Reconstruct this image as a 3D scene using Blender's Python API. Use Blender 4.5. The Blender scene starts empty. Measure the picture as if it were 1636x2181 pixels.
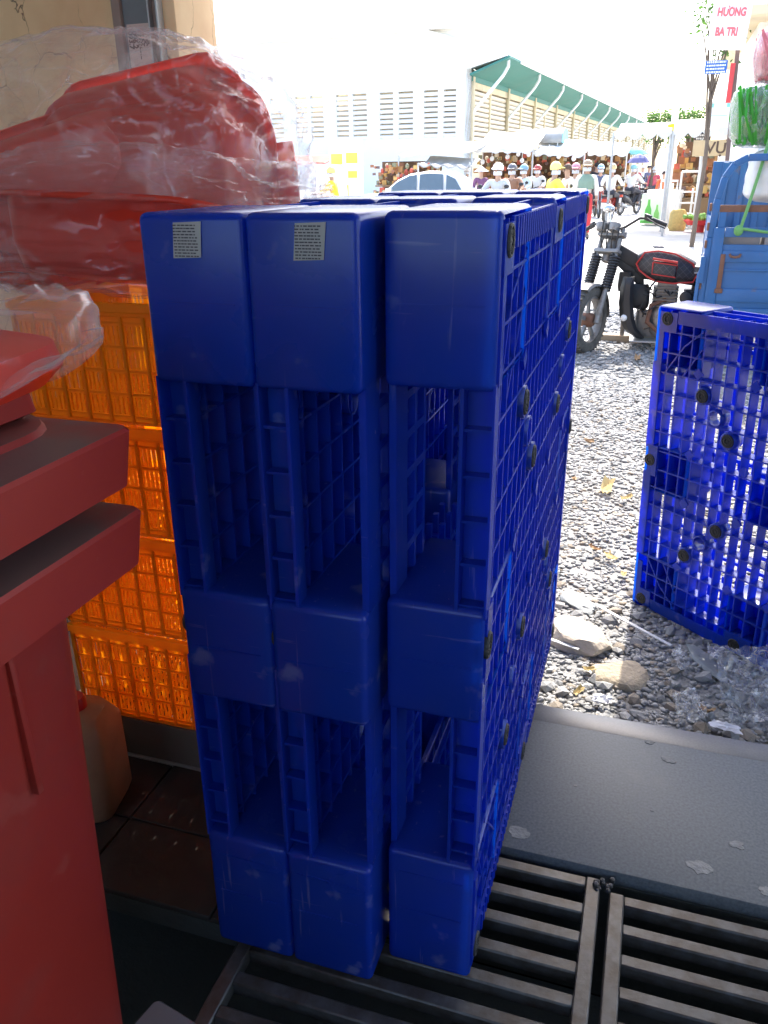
import bpy, bmesh, math, random
import numpy as np
from mathutils import Vector, Matrix, noise
R = math.radians
rnd = random.Random(11)
scene = bpy.context.scene
col = scene.collection

# ---------------------------------------------------------------- camera
CF, CYAW, CPITCH, CROLL = 1708.74, 0.3177, 0.4003, -0.0140
CPOS = Vector((0.1745, -0.9727, 1.3126))
_f = Vector((-math.sin(CYAW) * math.cos(CPITCH), math.cos(CYAW) * math.cos(CPITCH), -math.sin(CPITCH)))
_r0 = Vector((math.cos(CYAW), math.sin(CYAW), 0)); _u0 = _r0.cross(_f)
_r = _r0 * math.cos(CROLL) + _u0 * math.sin(CROLL); _u = -_r0 * math.sin(CROLL) + _u0 * math.cos(CROLL)
cam = bpy.data.objects.new('camera', bpy.data.cameras.new('camera')); col.objects.link(cam)
m3 = Matrix((_r, _u, -_f)).transposed().to_4x4(); m3.translation = CPOS
cam.matrix_world = m3
cam.data.sensor_fit = 'VERTICAL'; cam.data.sensor_height = 36.0
cam.data.lens = 36.0 * CF / 2181.0
cam.data.clip_start = 0.02; cam.data.clip_end = 2000
scene.camera = cam

def at(px, py, Y):
    """point of the place seen at a photograph pixel, at distance Y into the street"""
    d = _f + _r * ((px - 818.0) / CF) - _u * ((py - 1090.5) / CF)
    return CPOS + d * ((Y - CPOS.y) / d.y)

# ---------------------------------------------------------------- light
SUN_EL = R(50)
world = bpy.data.worlds.new('World'); scene.world = world; world.use_nodes = True
wn = world.node_tree.nodes; wl = world.node_tree.links
sky = wn.new('ShaderNodeTexSky'); sky.sky_type = 'NISHITA'; sky.sun_disc = False
sky.sun_elevation = SUN_EL; sky.sun_rotation = R(0.0)
sky.air_density = 1.0; sky.dust_density = 3.0; sky.ozone_density = 1.0
bg = wn['Background']; bg.inputs['Strength'].default_value = 0.15
wl.new(sky.outputs['Color'], bg.inputs['Color'])
sun = bpy.data.objects.new('sun', bpy.data.lights.new('sun', 'SUN')); col.objects.link(sun)
sun.data.energy = 2.1; sun.data.angle = R(0.6); sun.data.color = (1.0, 0.94, 0.85)
sun.rotation_euler = (-(math.pi / 2 - SUN_EL), 0, 0); sun.location = (0, 30, 40)
vs = scene.view_settings
vs.view_transform = 'Standard'; vs.look = 'None'; vs.gamma = 1.0; vs.use_curve_mapping = False
vs.exposure = 2.35
scene.render.engine = 'CYCLES'
cy = scene.cycles
cy.max_bounces = 9; cy.diffuse_bounces = 5; cy.glossy_bounces = 3; cy.transmission_bounces = 6; cy.transparent_max_bounces = 24
cy.caustics_reflective = False; cy.caustics_refractive = False; cy.sample_clamp_indirect = 6.0
cy.use_denoising = True

# ---------------------------------------------------------------- helpers
def lin(r, g, b):
    def c(x):
        x /= 255.0
        return x / 12.92 if x <= 0.04045 else ((x + 0.055) / 1.055) ** 2.4
    return (c(r), c(g), c(b))

class MB:
    def __init__(s): s.v = []; s.f = []
    def add(s, vs_, fs):
        o = len(s.v); s.v.extend([tuple(p) for p in vs_]); s.f.extend([tuple(i + o for i in f) for f in fs]); return s
    def obox(s, c, a, b, d):
        c, a, b, d = Vector(c), Vector(a), Vector(b), Vector(d)
        P = [c + i * a + j * b + k * d for k in (-1, 1) for j in (-1, 1) for i in (-1, 1)]
        fs = [(0, 2, 3, 1), (4, 5, 7, 6), (0, 1, 5, 4), (2, 6, 7, 3), (0, 4, 6, 2), (1, 3, 7, 5)]
        if a.cross(b).dot(d) < 0: fs = [f[::-1] for f in fs]
        return s.add(P, fs)
    def box(s, x0, x1, y0, y1, z0, z1):
        return s.obox(((x0 + x1) / 2, (y0 + y1) / 2, (z0 + z1) / 2), (abs(x1 - x0) / 2, 0, 0), (0, abs(y1 - y0) / 2, 0), (0, 0, abs(z1 - z0) / 2))
    def bar(s, p, q, w, h, up=(0, 0, 1)):
        p, q = Vector(p), Vector(q); d = q - p; up = Vector(up)
        if abs(d.normalized().dot(up)) > .98: up = Vector((1, 0, 0))
        a = d.cross(up).normalized(); b = a.cross(d).normalized()
        return s.obox((p + q) / 2, d / 2, a * w / 2, b * h / 2)
    def tube(s, pts, r, seg=8, cap=True):
        pts = [Vector(p) for p in pts]; n = len(pts)
        rs = r if isinstance(r, (list, tuple)) else [r] * n
        ref = None; rings = []
        for i, p in enumerate(pts):
            t = (pts[min(i + 1, n - 1)] - pts[max(i - 1, 0)])
            if t.length < 1e-9: t = Vector((0, 0, 1))
            t.normalize()
            if ref is None: ref = Vector((0, 0, 1)) if abs(t.z) < .9 else Vector((1, 0, 0))
            a = (ref - t * ref.dot(t)).normalized(); b = t.cross(a); ref = a
            rings.append([p + (a * math.cos(2 * math.pi * k / seg) + b * math.sin(2 * math.pi * k / seg)) * rs[i] for k in range(seg)])
        fs = []
        for i in range(n - 1):
            for k in range(seg):
                fs.append((i * seg + k, i * seg + (k + 1) % seg, (i + 1) * seg + (k + 1) % seg, (i + 1) * seg + k))
        if cap: fs.append(tuple(range(seg))[::-1]); fs.append(tuple((n - 1) * seg + k for k in range(seg)))
        return s.add([p for ring in rings for p in ring], fs)
    def lathe(s, prof, c=(0, 0, 0), ax=(0, 0, 1), seg=16, arc=1.0):
        """prof: list of (radius, height along ax)"""
        c, ax = Vector(c), Vector(ax).normalized()
        ref = Vector((1, 0, 0)) if abs(ax.x) < .9 else Vector((0, 1, 0))
        a = (ref - ax * ref.dot(ax)).normalized(); b = ax.cross(a)
        full = arc >= .999; m = seg if full else seg + 1
        vs_ = []
        for (rr, h) in prof:
            for k in range(m):
                t = 2 * math.pi * arc * k / seg
                vs_.append(c + ax * h + (a * math.cos(t) + b * math.sin(t)) * rr)
        fs = []
        for i in range(len(prof) - 1):
            for k in range(seg):
                k2 = (k + 1) % m
                fs.append((i * m + k, i * m + k2, (i + 1) * m + k2, (i + 1) * m + k))
        return s.add(vs_, fs)
    def ball(s, c, r, seg=12, rings=8):
        c = Vector(c); rx, ry, rz = (r, r, r) if not isinstance(r, (tuple, list)) else r
        vs_ = []; fs = []
        for i in range(rings + 1):
            ph = math.pi * i / rings
            for k in range(seg):
                t = 2 * math.pi * k / seg
                vs_.append(c + Vector((rx * math.sin(ph) * math.cos(t), ry * math.sin(ph) * math.sin(t), rz * math.cos(ph))))
        for i in range(rings):
            for k in range(seg):
                fs.append((i * seg + k, (i + 1) * seg + k, (i + 1) * seg + (k + 1) % seg, i * seg + (k + 1) % seg))
        return s.add(vs_, fs)
    def prism(s, poly, axis, lo, hi):
        """extrude a polygon of 2-D points along axis 'x','y' or 'z'"""
        def P(a, b, h): return {'x': (h, a, b), 'y': (a, h, b), 'z': (a, b, h)}[axis]
        n = len(poly)
        vs_ = [P(a, b, lo) for a, b in poly] + [P(a, b, hi) for a, b in poly]
        fs = [tuple(range(n))[::-1], tuple(range(n, 2 * n))] + [(i, (i + 1) % n, n + (i + 1) % n, n + i) for i in range(n)]
        return s.add(vs_, fs)
    def perf(s, us, ws, hole, t0, t1, axis='x'):
        """perforated plate: us, ws break lists, hole[i][j] true where open; thickness t0..t1 along axis"""
        def P(a, b, h): return {'x': (h, a, b), 'y': (a, h, b), 'z': (a, b, h)}[axis]
        nu, nw = len(us), len(ws)
        vs_ = [P(u, w_, t0) for u in us for w_ in ws] + [P(u, w_, t1) for u in us for w_ in ws]
        N = nu * nw; ix = lambda i, j: i * nw + j; fs = []
        solid = lambda i, j: 0 <= i < nu - 1 and 0 <= j < nw - 1 and not hole[i][j]
        for i in range(nu - 1):
            for j in range(nw - 1):
                if not solid(i, j): continue
                a, b, c, d = ix(i, j), ix(i + 1, j), ix(i + 1, j + 1), ix(i, j + 1)
                fs.append((a, b, c, d)); fs.append((N + d, N + c, N + b, N + a))
                if not solid(i - 1, j): fs.append((a, d, N + d, N + a))
                if not solid(i + 1, j): fs.append((b, N + b, N + c, c))
                if not solid(i, j - 1): fs.append((a, N + a, N + b, b))
                if not solid(i, j + 1): fs.append((d, c, N + c, N + d))
        return s.add(vs_, fs)
    def mesh(s, name, mat, smooth=False, recalc=True):
        me = bpy.data.meshes.new(name); me.from_pydata(s.v, [], s.f)
        if recalc:
            bm = bmesh.new(); bm.from_mesh(me); bmesh.ops.recalc_face_normals(bm, faces=bm.faces); bm.to_mesh(me); bm.free()
        if mat: me.materials.append(mat)
        if smooth:
            me.polygons.foreach_set('use_smooth', [True] * len(me.polygons))
        me.update(); return me
    def build(s, name, mat, parent=None, smooth=False, bevel=0, seg=2, angle=None, recalc=True):
        me = s.mesh(name, mat, smooth, recalc)
        if bevel:
            bm = bmesh.new(); bm.from_mesh(me)
            bmesh.ops.remove_doubles(bm, verts=bm.verts, dist=1e-6)
            ed = [e for e in bm.edges if len(e.link_faces) == 2 and e.calc_face_angle(0) > R(35)]
            bmesh.ops.bevel(bm, geom=ed, offset=bevel, segments=seg, profile=.5, affect='EDGES', clamp_overlap=True)
            bm.to_mesh(me); bm.free()
            smooth = True; me.polygons.foreach_set('use_smooth', [True] * len(me.polygons))
        o = bpy.data.objects.new(name, me); col.objects.link(o)
        if smooth:
            try: me.set_sharp_from_angle(angle=R(angle or 40))
            except Exception: pass
        if parent: o.parent = parent
        return o

def pieces(name, mat, parent, boxes, bevel=0):
    for q in boxes: MB().box(*q).build(name, mat, parent, bevel=bevel)
def tag(o, label=None, cat=None, group=None, kind=None):
    if label: o['label'] = label
    if cat: o['category'] = cat
    if group: o['group'] = group
    if kind: o['kind'] = kind
    return o
def empty(name, loc=(0, 0, 0), rz=0, label=None, cat=None, group=None):
    o = bpy.data.objects.new(name, None); col.objects.link(o)
    o.location = loc; o.rotation_euler = (0, 0, rz); o.empty_display_size = .1
    return tag(o, label, cat, group)
def part(name, me, parent, loc=(0, 0, 0), rot=None):
    o = bpy.data.objects.new(name, me); col.objects.link(o); o.parent = parent; o.location = loc
    if rot: o.rotation_euler = rot
    return o
def copy_tree(o, parent=None):
    c = o.copy(); col.objects.link(c); c.parent = parent
    for ch in list(o.children): copy_tree(ch, c)
    return c
def textmesh(txt, size, mat, name='lettering', bold=0.0, ext=0.001, align='CENTER', shear=0, sx=1.0):
    cu = bpy.data.curves.new(name, 'FONT'); cu.body = txt; cu.size = size; cu.offset = bold; cu.extrude = ext
    cu.align_x = align; cu.align_y = 'CENTER'; cu.shear = shear; cu.resolution_u = 3
    o = bpy.data.objects.new(name, cu); col.objects.link(o)
    dg = bpy.context.evaluated_depsgraph_get(); dg.update()
    me = bpy.data.meshes.new_from_object(o.evaluated_get(dg)); bpy.data.objects.remove(o); bpy.data.curves.remove(cu)
    me.transform(Matrix.Scale(sx, 4, (1, 0, 0)))
    me.materials.clear(); me.materials.append(mat); return me

# ---------------------------------------------------------------- materials
def newmat(name):
    m = bpy.data.materials.new(name); m.use_nodes = True
    nt = m.node_tree; return m, nt, nt.nodes, nt.links, nt.nodes['Principled BSDF']
def surf(name, c, rough=.5, metal=0, var=.12, scale=6.0, bump=0.0, bscale=60.0, trans=0.0, tcol=None, spec=.5, dust=None, dirt=None, dirt_scale=3.0, dirt_lo=.5, dirt_hi=.7, dirt_max=.8, coat=0):
    """procedural surface: base colour with noise variation, fine bump, optional dirt stains and diffuse translucency"""
    m, nt, n, l, b = newmat(name)
    tc = n.new('ShaderNodeTexCoord')
    nz = n.new('ShaderNodeTexNoise'); nz.inputs['Scale'].default_value = scale; nz.inputs['Detail'].default_value = 6
    l.new(tc.outputs['Object'], nz.inputs['Vector'])
    mx = n.new('ShaderNodeMix'); mx.data_type = 'RGBA'
    mx.inputs['A'].default_value = (*[x * (1 - var) for x in c], 1); mx.inputs['B'].default_value = (*[min(1, x * (1 + var)) for x in c], 1)
    l.new(nz.outputs['Fac'], mx.inputs['Factor']); out = mx.outputs['Result']
    if dirt:
        n2 = n.new('ShaderNodeTexNoise'); n2.inputs['Scale'].default_value = dirt_scale; n2.inputs['Detail'].default_value = 8; n2.inputs['Roughness'].default_value = .65
        l.new(tc.outputs['Object'], n2.inputs['Vector'])
        mr = n.new('ShaderNodeMapRange'); mr.inputs['From Min'].default_value = dirt_lo; mr.inputs['From Max'].default_value = dirt_hi; mr.inputs['To Max'].default_value = dirt_max
        l.new(n2.outputs['Fac'], mr.inputs['Value'])
        m2 = n.new('ShaderNodeMix'); m2.data_type = 'RGBA'; m2.inputs['B'].default_value = (*dirt, 1)
        l.new(out, m2.inputs['A']); l.new(mr.outputs['Result'], m2.inputs['Factor']); out = m2.outputs['Result']
    if dust:     # settled dust on surfaces that face up
        ge = n.new('ShaderNodeNewGeometry'); sx = n.new('ShaderNodeSeparateXYZ'); l.new(ge.outputs['Normal'], sx.inputs[0])
        d1 = n.new('ShaderNodeMapRange'); d1.inputs['From Min'].default_value = .75; d1.inputs['From Max'].default_value = .98; l.new(sx.outputs['Z'], d1.inputs['Value'])
        d2 = n.new('ShaderNodeTexNoise'); d2.inputs['Scale'].default_value = 9; d2.inputs['Detail'].default_value = 8; l.new(tc.outputs['Object'], d2.inputs['Vector'])
        d3 = n.new('ShaderNodeMapRange'); d3.inputs['From Min'].default_value = .35; d3.inputs['From Max'].default_value = .62; d3.inputs['To Max'].default_value = .8; l.new(d2.outputs['Fac'], d3.inputs['Value'])
        d4 = n.new('ShaderNodeMath'); d4.operation = 'MULTIPLY'; l.new(d1.outputs['Result'], d4.inputs[0]); l.new(d3.outputs['Result'], d4.inputs[1])
        d5 = n.new('ShaderNodeMix'); d5.data_type = 'RGBA'; d5.inputs['B'].default_value = (*dust, 1); l.new(out, d5.inputs['A']); l.new(d4.outputs[0], d5.inputs['Factor']); out = d5.outputs['Result']
    l.new(out, b.inputs['Base Color'])
    b.inputs['Roughness'].default_value = rough; b.inputs['Metallic'].default_value = metal
    b.inputs['Specular IOR Level'].default_value = spec; b.inputs['Coat Weight'].default_value = coat
    if rough > .05:
        rr = n.new('ShaderNodeMapRange'); rr.inputs['To Min'].default_value = max(.02, rough - .1); rr.inputs['To Max'].default_value = min(1, rough + .12)
        l.new(nz.outputs['Fac'], rr.inputs['Value']); l.new(rr.outputs['Result'], b.inputs['Roughness'])
    if bump:
        n3 = n.new('ShaderNodeTexNoise'); n3.inputs['Scale'].default_value = bscale; n3.inputs['Detail'].default_value = 5
        l.new(tc.outputs['Object'], n3.inputs['Vector'])
        bp = n.new('ShaderNodeBump'); bp.inputs['Strength'].default_value = bump; bp.inputs['Distance'].default_value = .01
        l.new(n3.outputs['Fac'], bp.inputs['Height']); l.new(bp.outputs['Normal'], b.inputs['Normal'])
    if trans:
        t = n.new('ShaderNodeBsdfTranslucent'); t.inputs['Color'].default_value = (*(tcol or c), 1)
        ms = n.new('ShaderNodeMixShader'); ms.inputs['Fac'].default_value = trans
        l.new(b.outputs['BSDF'], ms.inputs[1]); l.new(t.outputs['BSDF'], ms.inputs[2]); l.new(ms.outputs['Shader'], n['Material Output'].inputs['Surface'])
    return m
def film(name, tint=(.9, .9, .92), base=.06, edge=.32, rough=.2, bscale=4.0, milky=.55, crease=.42):
    """thin clear plastic sheet: see-through, with narrow milky creases and glossy highlights"""
    m, nt, n, l, b = newmat(name); n.remove(b)
    tc = n.new('ShaderNodeTexCoord')
    def noi(sc, det, dist):
        z = n.new('ShaderNodeTexNoise'); z.inputs['Scale'].default_value = sc; z.inputs['Detail'].default_value = det; z.inputs['Roughness'].default_value = .5; z.inputs['Distortion'].default_value = dist
        l.new(tc.outputs['Object'], z.inputs['Vector']); return z
    def mth(op, a, b_=None):
        k = n.new('ShaderNodeMath'); k.operation = op; k.use_clamp = op in ('SUBTRACT', 'ADD')
        for i, v in enumerate((a, b_)):
            if v is None: continue
            if isinstance(v, (int, float)): k.inputs[i].default_value = v
            else: l.new(v, k.inputs[i])
        return k.outputs[0]
    def ridge(z, wd):
        q = n.new('ShaderNodeMath'); q.operation = 'SUBTRACT'; l.new(z.outputs['Fac'], q.inputs[0]); q.inputs[1].default_value = .5
        ab = mth('ABSOLUTE', q.outputs[0]); mr = n.new('ShaderNodeMapRange'); mr.inputs['From Min'].default_value = 0; mr.inputs['From Max'].default_value = wd; mr.inputs['To Min'].default_value = 1; mr.inputs['To Max'].default_value = 0
        l.new(ab, mr.inputs['Value']); return mr.outputs['Result']
    z1, z2, z3 = noi(bscale, 2, .6), noi(bscale * 2.7, 3, 1.0), noi(bscale * .5, 2, 0)
    c1, c2 = ridge(z1, .022), ridge(z2, .03)
    cr = mth('ADD', c1, mth('MULTIPLY', c2, .45))
    patch = n.new('ShaderNodeMapRange'); patch.inputs['From Min'].default_value = .45; patch.inputs['From Max'].default_value = .70; l.new(z3.outputs['Fac'], patch.inputs['Value'])
    cr = mth('MULTIPLY', cr, mth('ADD', patch.outputs['Result'], .25))
    hgt = mth('ADD', mth('MULTIPLY', cr, .5), mth('MULTIPLY', z1.outputs['Fac'], .5))
    bp = n.new('ShaderNodeBump'); bp.inputs['Strength'].default_value = .5; bp.inputs['Distance'].default_value = .012; l.new(hgt, bp.inputs['Height'])
    lw = n.new('ShaderNodeLayerWeight'); lw.inputs['Blend'].default_value = .3; l.new(bp.outputs['Normal'], lw.inputs['Normal'])
    gl = n.new('ShaderNodeBsdfGlossy'); gl.inputs['Roughness'].default_value = rough; l.new(bp.outputs['Normal'], gl.inputs['Normal'])
    df = n.new('ShaderNodeBsdfDiffuse'); df.inputs['Color'].default_value = (*tint, 1)
    tl = n.new('ShaderNodeBsdfTranslucent'); tl.inputs['Color'].default_value = (*tint, 1)
    a1 = n.new('ShaderNodeMixShader'); a1.inputs['Fac'].default_value = .5; l.new(df.outputs[0], a1.inputs[1]); l.new(tl.outputs[0], a1.inputs[2])
    a2 = n.new('ShaderNodeMixShader'); a2.inputs['Fac'].default_value = 1 - milky; l.new(a1.outputs[0], a2.inputs[1]); l.new(gl.outputs[0], a2.inputs[2])
    tr = n.new('ShaderNodeBsdfTransparent')
    mr = n.new('ShaderNodeMapRange'); mr.inputs['To Min'].default_value = base; mr.inputs['To Max'].default_value = edge; l.new(lw.outputs['Facing'], mr.inputs['Value'])
    fac = mth('ADD', mr.outputs['Result'], mth('MULTIPLY', cr, crease))
    ms = n.new('ShaderNodeMixShader'); l.new(fac, ms.inputs['Fac']); l.new(tr.outputs[0], ms.inputs[1]); l.new(a2.outputs[0], ms.inputs[2])
    l.new(ms.outputs[0], n['Material Output'].inputs['Surface']); return m

M = {}
def scuffed(m, amt=.35, c=(.30, .34, .50)):
    """pale rubbed scratches and chalky handling marks laid over a plastic"""
    nt = m.node_tree; n, l = nt.nodes, nt.links; b = n['Principled BSDF']
    src = b.inputs['Base Color'].links[0].from_socket
    tc = n.new('ShaderNodeTexCoord'); fac = None
    for (sc, rot, lo) in (((90, 60, 5), (.3, 0, .2), .66), ((5, 70, 80), (.2, .5, 0), .68), ((14, 14, 14), (0, 0, 0), .64)):
        mp = n.new('ShaderNodeMapping'); mp.inputs['Scale'].default_value = sc; mp.inputs['Rotation'].default_value = rot; l.new(tc.outputs['Object'], mp.inputs['Vector'])
        z = n.new('ShaderNodeTexNoise'); z.inputs['Scale'].default_value = 1; z.inputs['Detail'].default_value = 4; l.new(mp.outputs[0], z.inputs['Vector'])
        mr = n.new('ShaderNodeMapRange'); mr.inputs['From Min'].default_value = lo; mr.inputs['From Max'].default_value = lo + .08; mr.inputs['To Max'].default_value = amt; l.new(z.outputs['Fac'], mr.inputs['Value'])
        if fac is None: fac = mr.outputs['Result']
        else:
            a = n.new('ShaderNodeMath'); a.operation = 'MAXIMUM'; l.new(fac, a.inputs[0]); l.new(mr.outputs['Result'], a.inputs[1]); fac = a.outputs[0]
    mx = n.new('ShaderNodeMix'); mx.data_type = 'RGBA'; mx.inputs['B'].default_value = (*c, 1); l.new(src, mx.inputs['A']); l.new(fac, mx.inputs['Factor']); l.new(mx.outputs['Result'], b.inputs['Base Color'])
M['blue'] = surf('blue pallet plastic', (.006, .048, .35), .25, var=.12, scale=3, bump=.05, bscale=25, trans=.42, tcol=(.006, .13, .98), dirt=(.13, .13, .16), dirt_scale=4, dirt_lo=.40, dirt_hi=.80, dirt_max=.22)  # grey dirt also puts some veiling glare into the colour
scuffed(M['blue'], .42)
M['rubber'] = surf('black rubber pad', (.03, .03, .03), .7, bump=.3, bscale=120)
M['orange'] = surf('orange crate plastic', (.95, .44, .03), .38, var=.08, trans=.74, tcol=(1.0, .60, .07))
M['red'] = surf('red bin plastic', (.29, .022, .014), .46, dust=(.13, .115, .10), var=.18, scale=4, bump=.05, bscale=18, spec=.35, dirt=(.10, .05, .04), dirt_scale=4, dirt_lo=.50, dirt_hi=.75, dirt_max=.35)
scuffed(M['red'], .10, (.40, .16, .12))
M['redtub'] = surf('red tub plastic', (.70, .062, .032), .3, var=.1, trans=.45, tcol=(.95, .16, .06))
M['film'] = film('clear plastic film')
M['film2'] = film('clear plastic bag on ground', base=.14, edge=.6, milky=.55, bscale=12)
M['granite'] = surf('dark granite slab', (.135, .148, .155), .55, spec=.3, var=.6, scale=170, bump=.03, bscale=150, dirt=(.22, .22, .20), dirt_scale=5, dirt_lo=.58, dirt_hi=.78, dirt_max=.55)
M['granite2'] = surf('polished granite nosing', (.15, .155, .16), .38, var=.3, scale=200, dirt=(.25, .24, .21), dirt_scale=7, dirt_lo=.5, dirt_hi=.8, dirt_max=.5)
M['iron'] = surf('worn steel grate', (.085, .084, .082), .42, metal=.35, var=.45, scale=25, bump=.06, bscale=120, dirt=(.05, .038, .028), dirt_scale=22, dirt_lo=.42, dirt_hi=.62)
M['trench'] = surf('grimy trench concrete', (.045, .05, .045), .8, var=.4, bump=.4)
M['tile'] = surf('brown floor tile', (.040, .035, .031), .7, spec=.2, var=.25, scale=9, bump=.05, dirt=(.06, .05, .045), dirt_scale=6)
M['conc'] = surf('concrete', (.36, .34, .31), .85, var=.3, scale=12, bump=.5, bscale=70, dirt=(.20, .16, .11), dirt_scale=9)
M['plaster'] = surf('painted interior plaster', (.55, .52, .47), .9, var=.1, bump=.1)
M['white'] = surf('white paint', (.80, .80, .79), .5, var=.05)
M['steel'] = surf('brushed steel', (.48, .50, .52), .32, metal=.8, var=.15, scale=20)
M['chrome'] = surf('chrome', (.6, .6, .6), .15, metal=1, var=.1)
M['black'] = surf('black plastic', (.018, .018, .02), .45, var=.3)
M['tyre'] = surf('tyre rubber', (.05, .05, .048), .8, var=.3, bump=.4, bscale=60, dirt=(.22, .20, .17), dirt_scale=9, dirt_lo=.4, dirt_hi=.75, dirt_max=.7)
M['engine'] = surf('dusty engine alloy', (.26, .25, .24), .5, dust=(.30, .27, .23), metal=.5, var=.3, bump=.3, dirt=(.12, .10, .08), dirt_scale=12)
M['paper'] = surf('paper', (.62, .60, .58), .8, var=.06)
M['glass'] = surf('window glass', (.10, .14, .17), .06, var=.1, spec=.8)
M['skin'] = surf('skin', (.48, .29, .20), .55, var=.06)
def flat(name, c, rough=.6, **k):
    if name not in M: M[name] = surf(name, c, rough, **k)
    return M[name]
# ================================================================ the setting
def struct(o): return tag(o, kind='structure')

# street sheet to the horizon (pale worn concrete)
M['street'] = surf('pale street concrete', (.50, .48, .45), .9, var=.15, scale=.6, bump=.2, bscale=30, dirt=(.30, .28, .25), dirt_scale=.8, dirt_lo=.5, dirt_hi=.8)
b = MB(); b.add([(-500, .8, -.19), (500, .8, -.19), (500, 900, -.19), (-500, 900, -.19)], [(0, 1, 2, 3)])
struct(b.build('street', M['street'], recalc=False))

# gravel yard sheet, uneven
def gz(x, y):
    return -.155 + .018 * noise.noise(Vector((x * 1.7, y * 1.7, 3))) + .008 * noise.noise(Vector((x * 7, y * 7, 9)))
M['gravel'] = surf('crushed stone bed', (.225, .223, .217), .95, var=.45, scale=90, bump=.8, bscale=110, dirt=(.20, .16, .12), dirt_scale=1.6, dirt_lo=.55, dirt_hi=.75, dirt_max=.7)
b = MB(); nx, ny = 120, 150
for j in range(ny + 1):
    for i in range(nx + 1):
        x = -2.4 + 6.4 * i / nx; y = .80 + 7.6 * (j / ny) ** 1.35
        fade = max(0, (y - 7.2) / 1.2)
        b.v.append((x, y, gz(x, y) - .03 * fade))
for j in range(ny):
    for i in range(nx):
        a = j * (nx + 1) + i; b.f.append((a, a + 1, a + nx + 2, a + nx + 1))
ground = struct(b.build('gravel_ground', M['gravel'], smooth=True, recalc=False))

# ---- gravel stones: the nearest ones singly, the rest as one mass
M['stone_a'] = surf('grey gravel stone', (.235, .235, .232), .9, var=.25, scale=14, bump=.4, bscale=80)
M['stone_b'] = surf('pale gravel stone', (.315, .31, .30), .9, var=.3, scale=14, bump=.4, bscale=80)
M['stone_c'] = surf('warm brown stone', (.26, .22, .175), .9, var=.3, scale=14, bump=.4, bscale=80)
def ico():
    t = (1 + 5 ** .5) / 2
    v = [(-1, t, 0), (1, t, 0), (-1, -t, 0), (1, -t, 0), (0, -1, t), (0, 1, t), (0, -1, -t), (0, 1, -t), (t, 0, -1), (t, 0, 1), (-t, 0, -1), (-t, 0, 1)]
    f = [(0, 11, 5), (0, 5, 1), (0, 1, 7), (0, 7, 10), (0, 10, 11), (1, 5, 9), (5, 11, 4), (11, 10, 2), (10, 7, 6), (7, 1, 8), (3, 9, 4), (3, 4, 2), (3, 2, 6), (3, 6, 8), (3, 8, 9), (4, 9, 5), (2, 4, 11), (6, 2, 10), (8, 6, 7), (9, 8, 1)]
    return np.array(v) / math.sqrt(1 + t * t), f
IV, IF = ico()
stone_me = []
for k in range(12):
    rg = np.random.RandomState(k)
    v = IV * (1 + rg.uniform(-.28, .28, (12, 1))) * np.array([1, rg.uniform(.55, .9), rg.uniform(.35, .6)])
    mb = MB(); mb.add(v.tolist(), IF)
    stone_me.append(mb.mesh('stone', M[('stone_a', 'stone_a', 'stone_b', 'stone_c')[k % 4]]))
cands = []
rs = random.Random(5)
def free(x, y):
    return y > .86
while len(cands) < 300:
    y = .87 + 1.05 * rs.random() ** 1.4; x = -.08 + (.72 + .05 * y) * rs.random()
    cands.append((x, y))
for (x, y) in cands:
    s = rs.choice((.011, .014, .017, .021, .026, .031))
    o = bpy.data.objects.new('stone', stone_me[rs.randrange(12)]); col.objects.link(o); o.parent = ground
    o.location = (x, y, gz(x, y) + s * .25); o.scale = (s, s, s); o.rotation_euler = (rs.uniform(-.4, .4), rs.uniform(-.4, .4), rs.uniform(0, 6.28))
def stone_mass(name, n, area, smin, smax, mat, seed, ypow=1.0):
    rg = np.random.RandomState(seed)
    x = rg.uniform(area[0], area[1], n); y = area[2] + (area[3] - area[2]) * rg.uniform(0, 1, n) ** ypow
    s = rg.uniform(smin, smax, n) * (1 + .15 * (y - area[2]))
    V = np.repeat(IV[None], n, 0) * (1 + rg.uniform(-.3, .3, (n, 12, 1)))
    V = V * np.stack([np.ones(n), rg.uniform(.45, .95, n), rg.uniform(.22, .5, n)], 1)[:, None, :]
    a = rg.uniform(0, 6.28, n); tl = rg.normal(0, .35, n)
    X, Y, Z = V[..., 0], V[..., 1], V[..., 2]
    Y, Z = Y * np.cos(tl)[:, None] - Z * np.sin(tl)[:, None], Y * np.sin(tl)[:, None] + Z * np.cos(tl)[:, None]
    X, Y = X * np.cos(a)[:, None] - Y * np.sin(a)[:, None], X * np.sin(a)[:, None] + Y * np.cos(a)[:, None]
    z = np.array([gz(float(p), float(q)) for p, q in zip(x, y)]) + s * .22
    V = np.stack([X * s[:, None] + x[:, None], Y * s[:, None] + y[:, None], Z * s[:, None] + z[:, None]], -1).reshape(-1, 3)
    F = (np.array(IF)[None] + (np.arange(n) * 12)[:, None, None]).reshape(-1, 3)
    me = bpy.data.meshes.new(name)
    me.vertices.add(len(V)); me.vertices.foreach_set('co', V.astype(np.float32).ravel())
    me.loops.add(F.size); me.loops.foreach_set('vertex_index', F.astype(np.int32).ravel())
    me.polygons.add(len(F)); me.polygons.foreach_set('loop_start', np.arange(0, F.size, 3, dtype=np.int32)); me.polygons.foreach_set('loop_total', np.full(len(F), 3, np.int32))
    me.materials.append(mat); me.update(calc_edges=True); me.validate()
    o = bpy.data.objects.new(name, me); col.objects.link(o); o.parent = ground; o['kind'] = 'stuff'
    return o
stone_mass('grey_gravel', 17000, (-.7, 1.6, .95, 5.2), .006, .015, M['stone_a'], 1, 1.3)
stone_mass('pale_gravel', 12000, (-.7, 1.6, .95, 5.2), .006, .014, M['stone_b'], 2, 1.3)
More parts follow.
